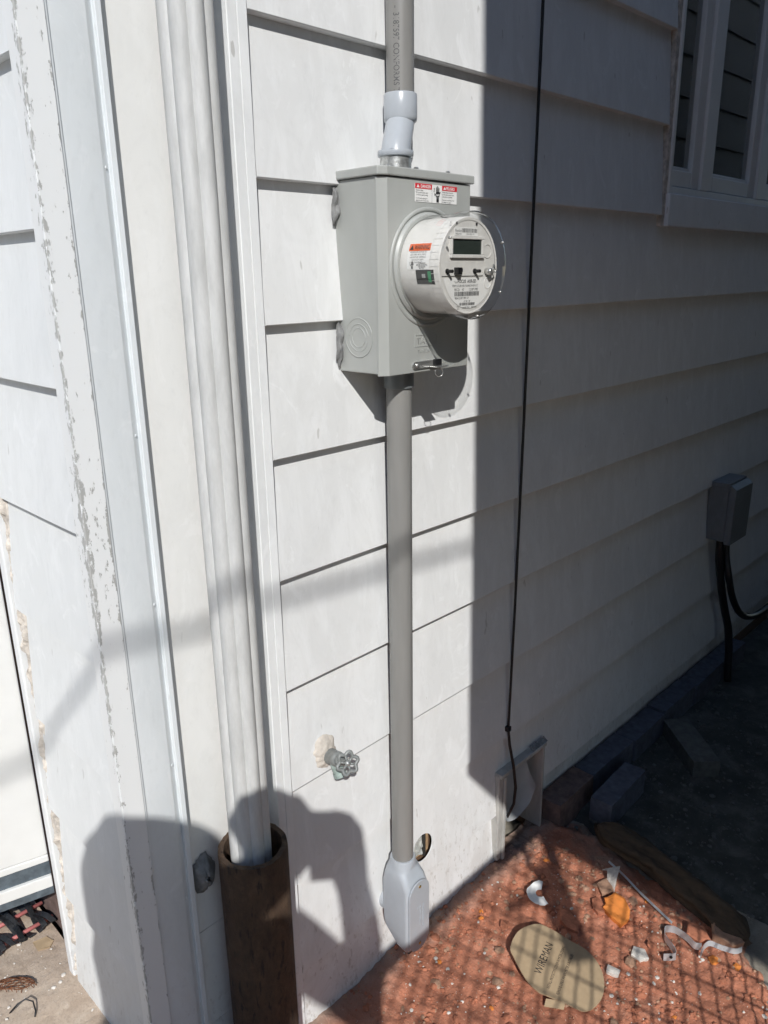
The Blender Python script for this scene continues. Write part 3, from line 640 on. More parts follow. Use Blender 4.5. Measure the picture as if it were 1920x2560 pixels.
b_.box(1.0225, 1.0235, FY-0.003, FY+.0005, 1.6780, 1.6815)
b_.build('moulded_ring', M_face, face)
for x_ in (1.0370, 1.0900): fbox('slot', x_, x_+0.0035, 1.6775, 1.6815, FY+.0005, FY-0.0008, M_black)
b_ = MB()
for k in range(-4, 5):
    a = R_(90)-R_(9)*k; b_.add([(MX+r*math.cos(a)+e*0.0003, FY-0.0006, MZ+r*math.sin(a)) for r in (0.060, 0.0695) for e in (-1, 1)], [(0, 1, 3, 2)])
b_.build('moulded_rib', M_paper, face, fix=False)
# side label and the little window on the housing's left flank
def flank(yc, z0, off):                # wrap flat (x along -Y, y up) onto the housing
    rr = 0.0788+off
    def f(x, y, zz):
        th = math.asin(max(-1, min(1, (z0+y-MZ)/rr))); r2 = rr+zz
        return (MX-r2*math.cos(th), yc-x, MZ+r2*math.sin(th))
    return f
def flat_patch(nm, w0, h0, mapf, mat, par, nseg=8):
    b = MB(); b.grid(lambda u, v: mapf(w0*u, h0*v, 0), 2, nseg); return b.build(nm, mat, par, fix=False)
fl = flank(-0.1235, 1.6080, 0.0003); slb = flat_patch('warning_label', 0.0490, 0.0425, fl, M_paper, can)
fl2 = flank(-0.1245, 1.6375, 0.0005); flat_patch('orange_band', 0.0470, 0.0115, fl2, M_orange, slb)
fl3 = flank(-0.1235, 1.6080, 0.0007)
lettering('WARNING', 0.0095, mapf=lambda x, y, z: fl3(x+0.0125, y+0.0320, 0), mat=M_ink, parent=slb, fit=0.033, bold=0.00015)
b_ = MB(); b_.add([fl3(0.0030, 0.0315, 0), fl3(0.0115, 0.0315, 0), fl3(0.00725, 0.0395, 0)], [(0, 1, 2)]); b_.build('alert_triangle', M_ink, slb, fix=False)
for i_, t_ in enumerate(('HAZARDOUS VOLTAGE. DO', 'NOT OPEN. METAL PARTS', 'AND BATTERY TERMINALS', 'CAN SHOCK, BURN,', 'OR CAUSE DEATH.')):
    lettering(t_, 0.0036, lambda x, y, z, i_=i_: fl3(x+0.0235, y+0.0265-0.0040*i_, 0), M_grayink, slb, align='CENTER', xs=0.80)
for i_, t_ in enumerate(('DE-ENERGIZE', 'BEFORE HANDLING,', 'DESTROYING', 'BATTERY')):
    lettering(t_, 0.0034, lambda x, y, z, i_=i_: fl3(x+0.0335, y+0.0068-0.0026*i_+.002, 0), M_ink, slb, align='CENTER', xs=0.80)
hand_icon(slb, lambda x, y, l: fl3(0.0120+x*0.00078, 0.0078+y*0.00072, 0.0002*l), M_ink)
wf = flank(-0.1430, 1.5850, 0.0002); wdw = flat_patch('side_window', 0.0390, 0.0225, wf, M_black, can)
wf2 = flank(-0.1690, 1.5880, 0.0005); flat_patch('circuit_board', 0.0070, 0.0170, wf2, M_green, wdw)
wf3 = flank(-0.1560, 1.5950, 0.0005); flat_patch('component', 0.0075, 0.0060, wf3, M_zinc, wdw)

# ================================================================== CONDUITS
cx_, cy_ = 1.0845, -0.0265
b_ = MB(); b_.lathe([(0.0241, 1.88), (0.0241, 6.4)], Matrix.Translation((cx_, cy_, 0)), 48)
uc = thing('upper_conduit', (cx_, cy_, 1.772), 'grey plastic conduit rising from the top of the meter box', 'conduit')
pipe = autosmooth(b_.build('pipe', M_pvc, uc))
def wrap(ang0, ztop, r): return lambda x, y, z: (cx_+(r+z)*math.cos(ang0+y/r), cy_+(r+z)*math.sin(ang0+y/r), ztop-x)
an = R_(196)
lettering('3187597 CONFORMS TO', 0.0150, wrap(an, 2.016, 0.0243), M_grayink, pipe, 'printed_lettering', fit=0.128, bold=0.0001)
for zz in (2.060, 2.026): lettering('-', 0.0150, wrap(an, zz, 0.0243), M_grayink, pipe, 'printed_lettering')
b_ = MB(); b_.torus(0.0066, 0.0007, Matrix(), 24, 4); b_.v = [wrap(an, 2.0420, 0.0244)(v[0], v[1]+0.0055, 0) for v in b_.v]
b_.build('printed_roundel', M_grayink, pipe, fix=False)
lettering('UL', 0.0075, wrap(an, 2.0462, 0.0244), M_grayink, pipe, 'printed_lettering', fit=0.0085)
b_ = MB(); b_.lathe([(0.0242, 1.897), (0.0280, 1.8985), (0.0292, 1.8965), (0.0292, 1.8600), (0.0280, 1.8550), (0.0250, 1.8530)], Matrix.Translation((cx_, cy_, 0)), 48, False)
autosmooth(b_.build('coupling', M_fit, uc), 50)
hx_, hy_ = 1.0520, -0.0445
b_ = MB(); P0 = Vector((cx_, cy_, 1.862)); P1 = Vector((hx_, hy_, 1.797)); pts = []
for k in range(13):
    t_ = k/12; e = t_*t_*(3-2*t_)*0.55+t_*0.45; pts.append((P0.x+(P1.x-P0.x)*e, P0.y+(P1.y-P0.y)*e, P0.z+(P1.z-P0.z)*t_))
b_.tube(pts, 0.0250, 40, False); autosmooth(b_.build('offset_elbow', M_fit, uc), 60)
b_ = MB(); b_.lathe([(0.0255, 1.8035), (0.0305, 1.8035), (0.0310, 1.8020), (0.0310, 1.7950), (0.0300, 1.7940), (0.026, 1.7940)], Matrix.Translation((hx_, hy_, 0)), 44, False); autosmooth(b_.build('collar', M_fit, uc), 50)
b_ = MB(); b_.lathe([(0.0270, 1.7938), (0.0272, 1.7760), (0.0300, 1.7745), (0.0300, 1.7692)], Matrix.Translation((hx_, hy_, 0)), 44, False); autosmooth(b_.build('threaded_hub', M_zinc, uc), 30)
lc = thing('lower_conduit', (1.055, -0.045, 0.09), 'straight grey conduit hanging below the meter box to its elbow fitting', 'conduit')
lx, ly = 1.0550, -0.0450
b_ = MB(); b_.lathe([(0.0241, 0.30), (0.0241, 1.405)], Matrix.Translation((lx, ly, 0)), 48); autosmooth(b_.build('pipe', M_pvc, lc))
b_ = MB(); b_.lathe([(0.0243, 1.398), (0.0278, 1.399), (0.0284, 1.401), (0.0284, 1.4308)], Matrix.Translation((lx, ly, 0)), 44, False); autosmooth(b_.build('terminal_adapter', M_adapt, lc), 50)
# conduit body: rounded-top box with an oval cover
def rrect(x0, x1, y0, y1, r, n=5):
    out = []
    for cx, cy, a0 in ((x1-r, y1-r, 0), (x0+r, y1-r, 90), (x0+r, y0+r, 180), (x1-r, y0+r, 270)):
        out += [(cx+r*math.cos(R_(a0+90*k/n)), cy+r*math.sin(R_(a0+90*k/n))) for k in range(n+1)]
    return out
b_ = MB(); secs = []
X0, X1, Y0, Y1 = 1.0190, 1.0910, -0.0920, -0.0100
def section(z, ins_f, ins_b, r, ins_x): return [(x, y, z) for x, y in rrect(X0+ins_x, X1-ins_x, Y0+ins_f, Y1-ins_b, r)]
for z, f_, bb_, r, ix in ((0.098, 0.012, 0.066, 0.010, 0.010), (0.104, 0.004, 0.055, 0.010, 0.005), (0.115, 0.001, 0.040, 0.010, 0.001), (0.150, 0, 0.004, 0.010, 0), (0.170, 0, 0.0, 0.010, 0), (0.272, 0.0, 0.0, 0.010, 0), (0.292, 0.006, 0.002, 0.014, 0.001), (0.310, 0.018, 0.004, 0.018, 0.004), (0.318, 0.018, 0.005, 0.026, 0.007), (0.332, 0.0180, 0.0052, 0.0285, 0.0070), (0.336, 0.020, 0.008, 0.026, 0.009)):
    secs.append(section(z, f_, bb_, r, ix))
n = len(secs[0])
b_.add([v for s_ in secs for v in s_], [(i*n+k, i*n+(k+1) % n, (i+1)*n+(k+1) % n, (i+1)*n+k) for i in range(len(secs)-1) for k in range(n)]+[tuple(range(n-1, -1, -1)), tuple(range((len(secs)-1)*n, len(secs)*n))])
lb = autosmooth(b_.build('conduit_body', M_fit, lc), 45)
pts = [(1.0550+0.0335*math.cos(R_(a)), 0.2600+0.0335*math.sin(R_(a))) for a in range(0, 181, 12)]+[(1.0550+0.0335*math.cos(R_(a)), 0.135+0.0335*math.sin(R_(a))) for a in range(180, 361, 12)]
b_ = MB(); b_.prism(pts, -0.0918, -0.0962, lambda u, v, a: (u, a, v)); oc = b_.build('access_cover', M_fit, lb, bevel=0.0012)
for z in (0.2790, 0.119): MB().lathe([(0.0038, 0), (0.0038, 0.0008), (0.002, 0.0016)], axis((1.0560, -0.0963, z), (0, -1, 0)), 14).build('screw', M_brass, oc)
for x, s_ in ((1.0650, 'CONDUIT BODY  1 1/2'), (1.0555, 'UL LISTED  TYPE LB'), (1.0470, 'UL')):
    lettering(s_, 0.0062, lambda a, c, z, x=x: (x-c*-1.0, -0.0966-z, 0.225-a), M_fit, oc, 'embossed_lettering', thick=0.0004)
b_ = MB(); b_.lathe([(0.028, 0), (0.028, 0.018)], axis((1.050, 0.002, 0.195), (0, -1, 0)), 28); b_.build('rear_hub', M_fit, lb)

# ================================================================== HOSE BIBB
bib = thing('hose_bibb', (0.885, 0.0, 0.62), 'grey hose tap with a lobed handwheel on the white siding', 'tap')
def caulk(u, v):
    a = 2*math.pi*u; r = (0.031+0.008*fbm(math.cos(a)*1.7, math.sin(a)*1.7, 5)+0.007*max(0, math.sin(a)))*v
    return (0.876+r*math.cos(a), 0.0065-0.011*(1-v**3)-0.0018*fbm(math.cos(a)*v*4, math.sin(a)*v*4, 2), 0.667+1.15*r*math.sin(a))
b_ = MB(); b_.grid(caulk, 48, 14); b_.build('caulk_collar', M_beige, bib, smooth=True, fix=False)
ax = Vector((-0.18, -0.93, 0.30)).normalized(); base = Vector((0.886, 0.002, 0.662)); M_ = axis(base, ax)
b_ = MB(); b_.lathe([(0.0165, 0), (0.0165, 0.016), (0.0145, 0.022), (0.0155, 0.027), (0.0155, 0.040), (0.0115, 0.044), (0.0115, 0.052), (0.0060, 0.054), (0.0045, 0.056), (0.0045, 0.076)], M_, 18)
autosmooth(b_.build('valve_body', M_bib, bib), 35)
b_ = MB(); q0 = base+ax*0.024; b_.tube([q0, q0+Vector((0.001, -0.006, -0.016)), q0+Vector((0.002, -0.012, -0.030))], [0.0125, 0.0125, 0.0120], 18)
q1 = q0+Vector((0.002, -0.0122, -0.0305)); d_ = Vector((0.001, -0.006, -0.014)).normalized(); b_.lathe([(0.0138, 0), (0.0138, 0.010), (0.011, 0.010)], axis(q1-d_*0.003, d_), 20, False)
autosmooth(b_.build('spout', plain('worn_green_spout', (0.36, 0.44, 0.41), 0.5, 0.2, 0.3, 90), bib), 40)
wn = Vector((-0.34, -0.84, 0.42)).normalized(); wc = base+ax*0.078; M_ = axis(wc, wn, (1, 0, 0))
b_ = MB(); pts = []
for k in range(73):
    a = 2*math.pi*k/72; r = 0.0195+0.0030*math.cos(6*a); pts.append(M_ @ Vector((r*math.cos(a), r*math.sin(a), 0.0005*math.cos(6*a))))
b_.tube(pts, 0.0036, 10, False)
for k in range(6):
    a = 2*math.pi*(k+0.5)/6; b_.tube([M_ @ Vector((0.003*math.cos(a), 0.003*math.sin(a), 0.001)), M_ @ Vector((0.0175*math.cos(a), 0.0175*math.sin(a), 0))], [0.0030, 0.0022], 8)
b_.lathe([(0.0062, -0.004), (0.0062, 0.003), (0.005, 0.004)], M_, 18)
b_.build('handwheel', M_bib, bib, smooth=True)
MB().lathe([(0.0036, 0.004), (0.0036, 0.0055), (0.0015, 0.0066)], M_, 12).build('handle_screw', M_steel, bib)

# ================================================================== BLACK CABLE, CRAWL HATCH
b_ = MB(); cpts = [(1.546, -0.006, 6.3), (1.5405, -0.0050, 2.2), (1.5345, -0.0050, 1.70), (1.5300, -0.0045, 1.2), (1.5240, -0.0045, 0.80), (1.5150, -0.0045, 0.43)]
fine = []
for i in range(len(cpts)-1):
    for k in range(6):
        t_ = k/6; fine.append(Vector(cpts[i]).lerp(Vector(cpts[i+1]), t_))
fine += [Vector(cpts[-1]), Vector((1.519, -0.008, 0.38)), Vector((1.530, -0.016, 0.31)), Vector((1.541, -0.018, 0.24)), Vector((1.545, -0.012, 0.18)), Vector((1.541, 0.005, 0.13)), Vector((1.530, 0.040, 0.09)), Vector((1.525, 0.10, 0.06))]
b_.tube(fine, [0.0034 if p.z > 0.43 else 0.0042 for p in fine], 10)
ck = thing('coax_cable', (1.52, 0.0, 0.05), 'thin black cable hanging down the shaded siding into the crawl hatch', 'cable')
b_.build('jacket', M_cable, ck, smooth=True)
b_ = MB(); b_.box(1.5080, 1.5215, -0.0100, 0.010, 0.424, 0.438); b_.lathe([(0.003, 0), (0.003, 0.004)], axis((1.511, -0.0101, 0.431), (0, -1, 0)), 10); b_.build('cable_clip', M_cable, ck, bevel=0.001)
ht = thing('crawl_hatch', (1.6, 0.0, 0.0), 'small weathered crawl space frame at the foot of the wall', 'hatch')
b_ = MB(); b_.box(1.478, 1.497, -0.0075, 0.02, 0.022, 0.300); b_.build('jamb', M_oldwood, ht, bevel=0.003)
b_ = MB(); b_.box(1.4975, 1.5085, -0.0125, 0.12, 0.018, 0.289); b_.build('jamb', M_oldwood, ht, bevel=0.002)
b_ = MB(); b_.box(1.6850, 1.6940, -0.0125, 0.12, 0.018, 0.292); b_.build('jamb', M_oldwood, ht, bevel=0.002)
b_ = MB(); b_.box(1.480, 1.700, -0.0140, 0.12, 0.2925, 0.304); b_.build('head', M_oldwood, ht, bevel=0.002)
b_ = MB(); b_.grid(lambda u, v: (1.632+0.075*u, -0.0120+0.014*v-0.002*fbm(u*14, v*3, 2), 0.3042+0.010*v*(0.8+0.9*fbm(u*11, 1, 4))), 40, 6); b_.build('sealant_bead', M_seal, ht, fix=False)
b_ = MB()
def flap(u, v):
    a = math.pi*(1-u); bx_, bz_ = 1.585+0.075*math.cos(a), 0.175-0.070*math.sin(a)**0.8
    x = (1.5095+0.150*u)*(1-v)+bx_*v; z = 0.288*(1-v)+bz_*v
    return (x, 0.034+0.012*math.sin(u*3)-0.045*v*v+0.003*fbm(u*5, v*5, 1), z)
b_.grid(flap, 16, 16); b_.build('hatch_flap', plain('old_vinyl_flap', (0.36, 0.375, 0.385), 0.5, 0, 0.1, 20), ht, smooth=True, fix=False)

# ================================================================== DISCONNECT BOX
dc = thing('disconnect_box', (2.83, -0.04, 0.64), 'small grey disconnect box low on the shaded siding', 'disconnect box')
MB().box(2.752, 2.905, -0.062, 0.010, 0.652, 0.856).build('body', M_disc, dc, bevel=0.002)
b_ = MB(); b_.prism([(-0.0625, 0.644), (-0.086, 0.644), (-0.088, 0.852), (-0.070, 0.866), (-0.0625, 0.866)], 2.749, 2.908, lambda u, v, a: (a, u, v)); cv2 = b_.build('cover', M_disc, dc, bevel=0.002)
b_ = MB(); b_.box(2.7485, 2.9085, -0.0622, 0.011, 0.8563, 0.8715); b_.build('rain_hood', M_disc, dc)
b_ = MB(); b_.box(2.7462, 2.7487, -0.080, -0.066, 0.79, 0.815); b_.build('hinge', M_disc, cv2); b_ = MB(); b_.box(2.9085, 2.921, -0.075, -0.072, 0.675, 0.692); b_.torus(0.006, 0.0015, axis((2.925, -0.0735, 0.6835), (0, -1, 0)), 16, 6); b_.build('hasp', M_steel, cv2)
for nm, pts, r in (('whip_conduit', [(2.80, -0.035, 0.655), (2.802, -0.036, 0.58), (2.822, -0.040, 0.50), (2.850, -0.045, 0.42), (2.89, -0.05, 0.33), (2.925, -0.06, 0.25), (2.935, -0.07, 0.15), (2.93, -0.08, 0.02)], 0.0150),
                   ('whip_conduit', [(2.862, -0.035, 0.655), (2.845, -0.042, 0.58), (2.832, -0.068, 0.50), (2.862, -0.078, 0.41), (2.93, -0.085, 0.325), (3.03, -0.085, 0.265), (3.15, -0.09, 0.235), (3.4, -0.10, 0.24), (3.9, -0.12, 0.25)], 0.0130)):
    P_ = []
    for i in range(len(pts)-1):
        for k in range(6): P_.append(Vector(pts[i]).lerp(Vector(pts[i+1]), k/6))
    P_.append(Vector(pts[-1])); 
    for _ in range(6): P_ = [P_[0]]+[(P_[i-1]+P_[i]*2+P_[i+1])/4 for i in range(1, len(P_)-1)]+[P_[-1]]
    b_ = MB(); b_.tube(P_, r, 14); b_.build(nm, M_cable, dc, smooth=True)
    MB().lathe([(r+0.006, 0), (r+0.006, 0.014)], axis(P_[0]+Vector((0, 0, -0.013)), (0, 0, 1)), 16).build('fitting', M_disc, dc)

# ================================================================== BRICKS AND STONES
def brick(x0, x1, y0, y1, z0, z1, rot, label, mat, seed, grp=None, nm='loose_brick'):
    b = MB(); cx, cy = (x0+x1)/2, (y0+y1)/2; M = Matrix.Translation((cx, cy, 0)) @ Matrix.Rotation(R_(rot), 4, 'Z') @ Matrix.Translation((-cx, -cy, 0))
    hx2, hy2, hz2 = (x1-x0)/2, (y1-y0)/2, (z1-z0)/2
    bm = bmesh.new(); bmesh.ops.create_cube(bm, size=1); bmesh.ops.subdivide_edges(bm, edges=bm.edges, cuts=5, use_grid_fill=True)
    for v in bm.verts:
        p = Vector((v.co.x*2, v.co.y*2, v.co.z*2)); e = sum(1 for c in p if abs(c) > 0.99)
        k = 1-0.012*max(0, e-1)
        v.co = Vector((p.x*hx2*k, p.y*hy2*k, p.z*hz2))+0.0018*Vector((fbm(p.x*2+seed, p.y*2, p.z*2), fbm(p.x*2, p.y*2+seed, p.z*2), fbm(p.x*2, p.y*2, p.z*2+seed)))
        v.co = M @ (v.co+Vector((cx, cy, (z0+z1)/2)))
    me = bpy.data.meshes.new(nm); bm.to_mesh(me); bm.free(); o = link(nm, me, mat, None, True); o.data.set_sharp_from_angle(angle=R_(40))
    return tag(recentre(o), label, 'brick' if nm != 'stone_block' else 'stone', grp)
xs = [1.722, 1.930, 2.196, 2.428, 2.690, 2.950, 3.2]
lbs = ['reddish brick at the near end of the row under the siding', 'second brick from the crawl hatch in the row under the siding', 'third brick from the crawl hatch in the row under the siding', 'fourth brick from the crawl hatch in the row under the siding', 'fifth brick from the crawl hatch in the row under the siding', 'last brick of the row, beneath the disconnect conduits']
for i in range(6):
    brick(xs[i]+0.003, xs[i+1]-0.003, -0.052+0.004*(i % 2), 0.024, -0.01, 0.088-0.003*(i % 3), (0.8, -0.6, 0.5, -0.4, 0.7, 0)[i], lbs[i], M_brick if i == 0 else M_brickb, i*3.7, 'bricks laid along the wall')
brick(1.835, 2.068, -0.158, -0.088, -0.01, 0.085, 2, 'blue grey brick lying in front of the brick row', M_brickb, 31)
brick(2.24, 2.50, -0.215, -0.125, -0.012, 0.060, 47, 'grey stone block lying loose on the dark alley floor', M_stone, 57, None, 'stone_block')

# rotten timber
b_ = MB(); A = Vector((1.800, -0.145, 0.030)); B = Vector((1.700, -0.612, 0.020)); L = (B-A); D_ = L.normalized(); Wd = Vector((D_.y, -D_.x, 0))*-1
def logf(u, v):
    a = 2*math.pi*v; tpr = min(1.0, (u/0.10)**0.5 if u < 0.10 else 1.0, ((1-u)/0.08)**0.5 if u > 0.92 else 1.0) if 0 < u < 1 else 0.0
    rdg = 0.16*math.cos(5*a+2*fbm(u*3, 1, 1))+0.22*fbm(u*3, math.cos(a)*3, math.sin(a)*3)
    r1 = 0.043*tpr*(1+rdg+0.2*fbm(u*4, 2, 3)); r2 = 0.026*tpr*(1+rdg)
    return A+L*(u+0.05*fbm(math.cos(a)*2, math.sin(a)*2, 5)*(2*u-1))+Wd*(r1*math.cos(a)+0.012*math.sin(u*4))+Vector((0, 0, r2*math.sin(a)+0.005*fbm(u*20, math.cos(a)*3, math.sin(a)*3)*tpr))
b_.grid(logf, 110, 44); tag(recentre(b_.build('rotten_timber', M_log, smooth=True)), 'dark rotten timber lying at the edge of the red dirt', 'timber')

# ================================================================== LITTER ON THE DIRT
gz = lambda x, y: dirt_h(x, y)
# cardboard knock-out disc, tilted on its bent tab
card = thing('cardboard_disc', (1.29, -0.32, 0.0), 'brown cardboard disc printed WIREMAN lying on the red dirt', 'cardboard')
out = [(1.239, -0.223), (1.262, -0.212), (1.295, -0.206), (1.328, -0.212), (1.356, -0.226), (1.366, -0.247), (1.372, -0.272), (1.377, -0.308), (1.384, -0.338), (1.378, -0.372), (1.358, -0.402), (1.328, -0.424), (1.294, -0.436), (1.258, -0.435), (1.236, -0.424), (1.228, -0.406), (1.218, -0.378), (1.204, -0.345), (1.198, -0.330), (1.200, -0.300), (1.212, -0.272), (1.224, -0.248), (1.230, -0.238)]
_o = []
for i_ in range(len(out)):
    p0, p1, p2, p3 = (Vector(out[(i_+d) % len(out)]) for d in (-1, 0, 1, 2))
    for k_ in range(3):
        t_ = k_/3; _o.append(tuple(0.5*((2*p1)+(p2-p0)*t_+(2*p0-5*p1+4*p2-p3)*t_*t_+(3*p1-p0-3*p2+p3)*t_**3)))
out = _o
cc = Vector((1.29, -0.32)); cz = lambda x, y: 0.036+0.05*(1.29-x)+0.02*(y+0.32)+0.020*(0.38-(x-1.0))*0.5+0.012*(y+0.32)/0.12+0.002*math.sin(x*30)
b_ = MB(); nn = len(out); rings = []
for f_ in (1.0, 0.66, 0.33):
    rings.append([(cc.x+(x-cc.x)*f_, cc.y+(y-cc.y)*f_) for x, y in out])
top = [Vector((x, y, cz(x, y))) for r in rings for x, y in r]+[Vector((cc.x, cc.y, cz(*cc)))]
bot = [v-Vector((0, 0, 0.003)) for v in top]; kk = len(top)
fs = []
for i in range(2): fs += [(i*nn+k, i*nn+(k+1) % nn, (i+1)*nn+(k+1) % nn, (i+1)*nn+k) for k in range(nn)]
fs += [(2*nn+k, 2*nn+(k+1) % nn, 3*nn) for k in range(nn)]
b_.add(top+bot, fs+[tuple(i+kk for i in reversed(f)) for f in fs]+[(k, kk+k, kk+(k+1) % nn, (k+1) % nn) for k in range(nn)])
cd = b_.build('disc', M_card, card)
b_ = MB(); b_.prism([(0, 0), (0.045, 0.010), (0.045, 0.012), (0, 0.002)], 0, 0.020, lambda u, v, a: (1.207+0.35*u-a*0.65, -0.345-u*0.9-a*0.2, 0.022+v-a*0.4)); b_.build('folded_tab', M_card, card)
td = Vector((0.962, 0.272, 0)).normalized(); tp = Vector((-td.y, td.x, 0))
def onc(x0, y0): return lambda a, c, z: (x0+td.x*a+tp.x*c, y0+td.y*a+tp.y*c, cz(x0+td.x*a+tp.x*c, y0+td.y*a+tp.y*c)+0.0006)
lettering('WIREMAN', 0.026, onc(1.238, -0.311), M_ink, cd, xs=0.80, bold=0.0)
lettering('INSTALL PROTECTIVE COVER IN METER OPENING', 0.0095, onc(1.222, -0.343), M_ink, cd, xs=0.62, bold=0.0)
lettering('REMOVE ONLY WHEN METER IS INSTALLED', 0.0095, onc(1.226, -0.366), M_ink, cd, xs=0.66, bold=0.0)
def shard(pts, th, z, mat, nm, label, cat, tilt=(0, 0), grp=None, jit=0.003):
    cx = sum(p[0] for p in pts)/len(pts); cy = sum(p[1] for p in pts)/len(pts); k = len(pts); b = MB()
    hz = lambda x, y: z+(x-cx)*tilt[0]+(y-cy)*tilt[1]
    t1 = [Vector((x, y, hz(x, y)+th)) for x, y in pts]; t2 = [Vector((cx+(x-cx)*0.82, cy+(y-cy)*0.82, hz(x, y)+th*1.12+random.uniform(-jit, jit)*0.4)) for x, y in pts]; bt = [Vector((cx+(x-cx)*0.9, cy+(y-cy)*0.9, hz(x, y)-0.004)) for x, y in pts]
    ctr = Vector((cx, cy, hz(cx, cy)+th*1.18))
    b.add(t1+t2+bt+[ctr], [(i, (i+1) % k, k+(i+1) % k, k+i) for i in range(k)]+[(2*k+i, 2*k+(i+1) % k, (i+1) % k, i) for i in range(k)]+[(k+i, k+(i+1) % k, 3*k) for i in range(k)]+[tuple(range(3*k-1, 2*k-1, -1))])
    return tag(recentre(b.build(nm, mat)), label, cat, grp)
shard([(1.590, -0.309), (1.566, -0.302), (1.557, -0.296), (1.545, -0.308), (1.532, -0.306), (1.523, -0.335), (1.520, -0.365), (1.548, -0.372), (1.571, -0.362), (1.592, -0.336)], 0.016, 0.012, M_tile, 'terracotta_shard', 'bright orange terracotta shard on the red dirt', 'tile shard', (0.15, 0.12))
shard([(1.545, -0.268), (1.560, -0.276), (1.548, -0.300), (1.522, -0.318), (1.512, -0.305), (1.520, -0.285)], 0.010, 0.010, M_shard, 'brick_shard', 'flat brown brick shard touching the orange terracotta shard', 'brick shard')
shard([(1.428, -0.243), (1.462, -0.222), (1.470, -0.250), (1.452, -0.285), (1.425, -0.300), (1.420, -0.270)], 0.009, 0.010, M_shard, 'brick_shard', 'dark red brick shard in the narrow cast shadow', 'brick shard')
shard([(1.600, -0.250), (1.640, -0.262), (1.640, -0.290), (1.600, -0.297), (1.575, -0.280)], 0.012, 0.010, M_shard2, 'brick_shard', 'tan brick shard beside the torn white plastic', 'brick shard')
shard([(1.455, -0.425), (1.482, -0.418), (1.492, -0.442), (1.474, -0.462), (1.452, -0.450)], 0.008, 0.010, M_chip, 'mortar_chip', 'pale angular mortar chip left of the bent pipe strap', 'mortar chip')
shard([(1.372, -0.405), (1.392, -0.398), (1.398, -0.428), (1.380, -0.432)], 0.007, 0.010, M_chip, 'mortar_chip', 'pale mortar chip at the right edge of the cardboard disc', 'mortar chip')
shard([(1.640, -0.545), (1.690, -0.520), (1.702, -0.560), (1.672, -0.612), (1.640, -0.595)], 0.024, 0.005, M_shard2, 'brick_shard', 'large brown brick chunk against the rotten timber', 'brick shard', (0, 0.1))
shard([(1.600, -0.498), (1.640, -0.485), (1.652, -0.520), (1.622, -0.548), (1.596, -0.530)], 0.020, 0.005, M_shard, 'brick_shard', 'rough red brick chunk behind the bent pipe strap', 'brick shard')
shard([(1.585, -0.105), (1.622, -0.085), (1.650, -0.120), (1.620, -0.145), (1.590, -0.135)], 0.006, 0.016, M_glass, 'glass_shard', 'thin clear glass shard at the edge of the dark shade', 'glass shard', (0.2, 0.1))
# torn white plastic discs and aluminium strips
b_ = MB()
def wd(u, v):
    a = 0.5+3.9*u; r = 0.012+0.022*v*(1+0.2*fbm(u*6, v*2, 3)); x = 1.462+1.2*r*math.cos(a); y = -0.163+r*math.sin(a); return (x, y, 0.026+0.006*v*math.sin(a)+0.003*fbm(x*60, y*60, 1))
b_.grid(wd, 26, 5); tag(recentre(b_.build('plastic_scrap', M_paper, smooth=True, fix=False)), 'torn white plastic scrap with mud on it', 'plastic scrap')
b_ = MB()
def wd2(u, v):
    a = -0.6+3.2*u; x = 1.640+0.040*math.cos(a)*(0.5+0.5*v); y = -0.235-0.035*u-0.03*v; return (x, y, 0.018+0.03*math.sin(math.pi*u)*(0.4+0.6*v)+0.003*fbm(u*7, v*7, 5))
b_.grid(wd2, 24, 8); tag(recentre(b_.build('crumpled_plastic', M_chip, smooth=True, fix=False)), 'crumpled cream plastic piece beyond the orange shard', 'plastic scrap')
def strip(path, wdt, mat, nm, label, cat, lean=(0, 0, 1), th=0.0012):
    b = MB(); P_ = [Vector(p) for p in path]; lean = Vector(lean).normalized(); f = []
    for i in range(len(P_)-1):
        for k in range(5): f.append(P_[i].lerp(P_[i+1], k/5))
    f.append(P_[-1])
    for _ in range(3): f = [f[0]]+[(f[i-1]+2*f[i]+f[i+1])/4 for i in range(1, len(f)-1)]+[f[-1]]
    vs = []
    for i, p in enumerate(f):
        d = (f[min(i+1, len(f)-1)]-f[max(i-1, 0)]).normalized(); nrm = d.cross(lean).normalized()
        vs += [p, p+lean*wdt, p+lean*wdt+nrm*th, p+nrm*th]
    b.add(vs, [(i*4+k, i*4+(k+1) % 4, i*4+4+(k+1) % 4, i*4+4+k) for i in range(len(f)-1) for k in range(4)]+[(3, 2, 1, 0), (len(f)*4-4, len(f)*4-3, len(f)*4-2, len(f)*4-1)])
    return tag(recentre(b.build(nm, mat)), label, cat)
st_ = thing('pipe_strap', (1.55, -0.49, 0.012), 'bent metal pipe strap with a screw hole on the red dirt', 'pipe strap')
o = strip([(1.497, -0.487, 0.012), (1.520, -0.510, 0.012), (1.538, -0.492, 0.012), (1.553, -0.462, 0.012), (1.580, -0.450, 0.012), (1.596, -0.470, 0.012), (1.592, -0.505, 0.012), (1.580, -0.528, 0.012), (1.590, -0.540, 0.012)], 0.018, M_alu, 'strap_band', None, None, (0.18, 0.1, 1))
o.parent = st_; o.matrix_parent_inverse = Matrix.Translation(-st_.location)
MB().lathe([(0.0036, -0.0008), (0.0036, 0.0008)], axis((1.5090, -0.5004, 0.0225), (-0.70, -0.70, 0.2)), 14).build('screw_hole', M_black, st_)
strip([(1.566, -0.548, 0.010), (1.590, -0.545, 0.016), (1.606, -0.552, 0.024), (1.620, -0.576, 0.014), (1.634, -0.606, 0.012), (1.648, -0.615, 0.016)], 0.013, M_alu, 'aluminium_strip', 'curled aluminium strip at the edge of the shade', 'metal strip', (0.3, 0.2, 1))
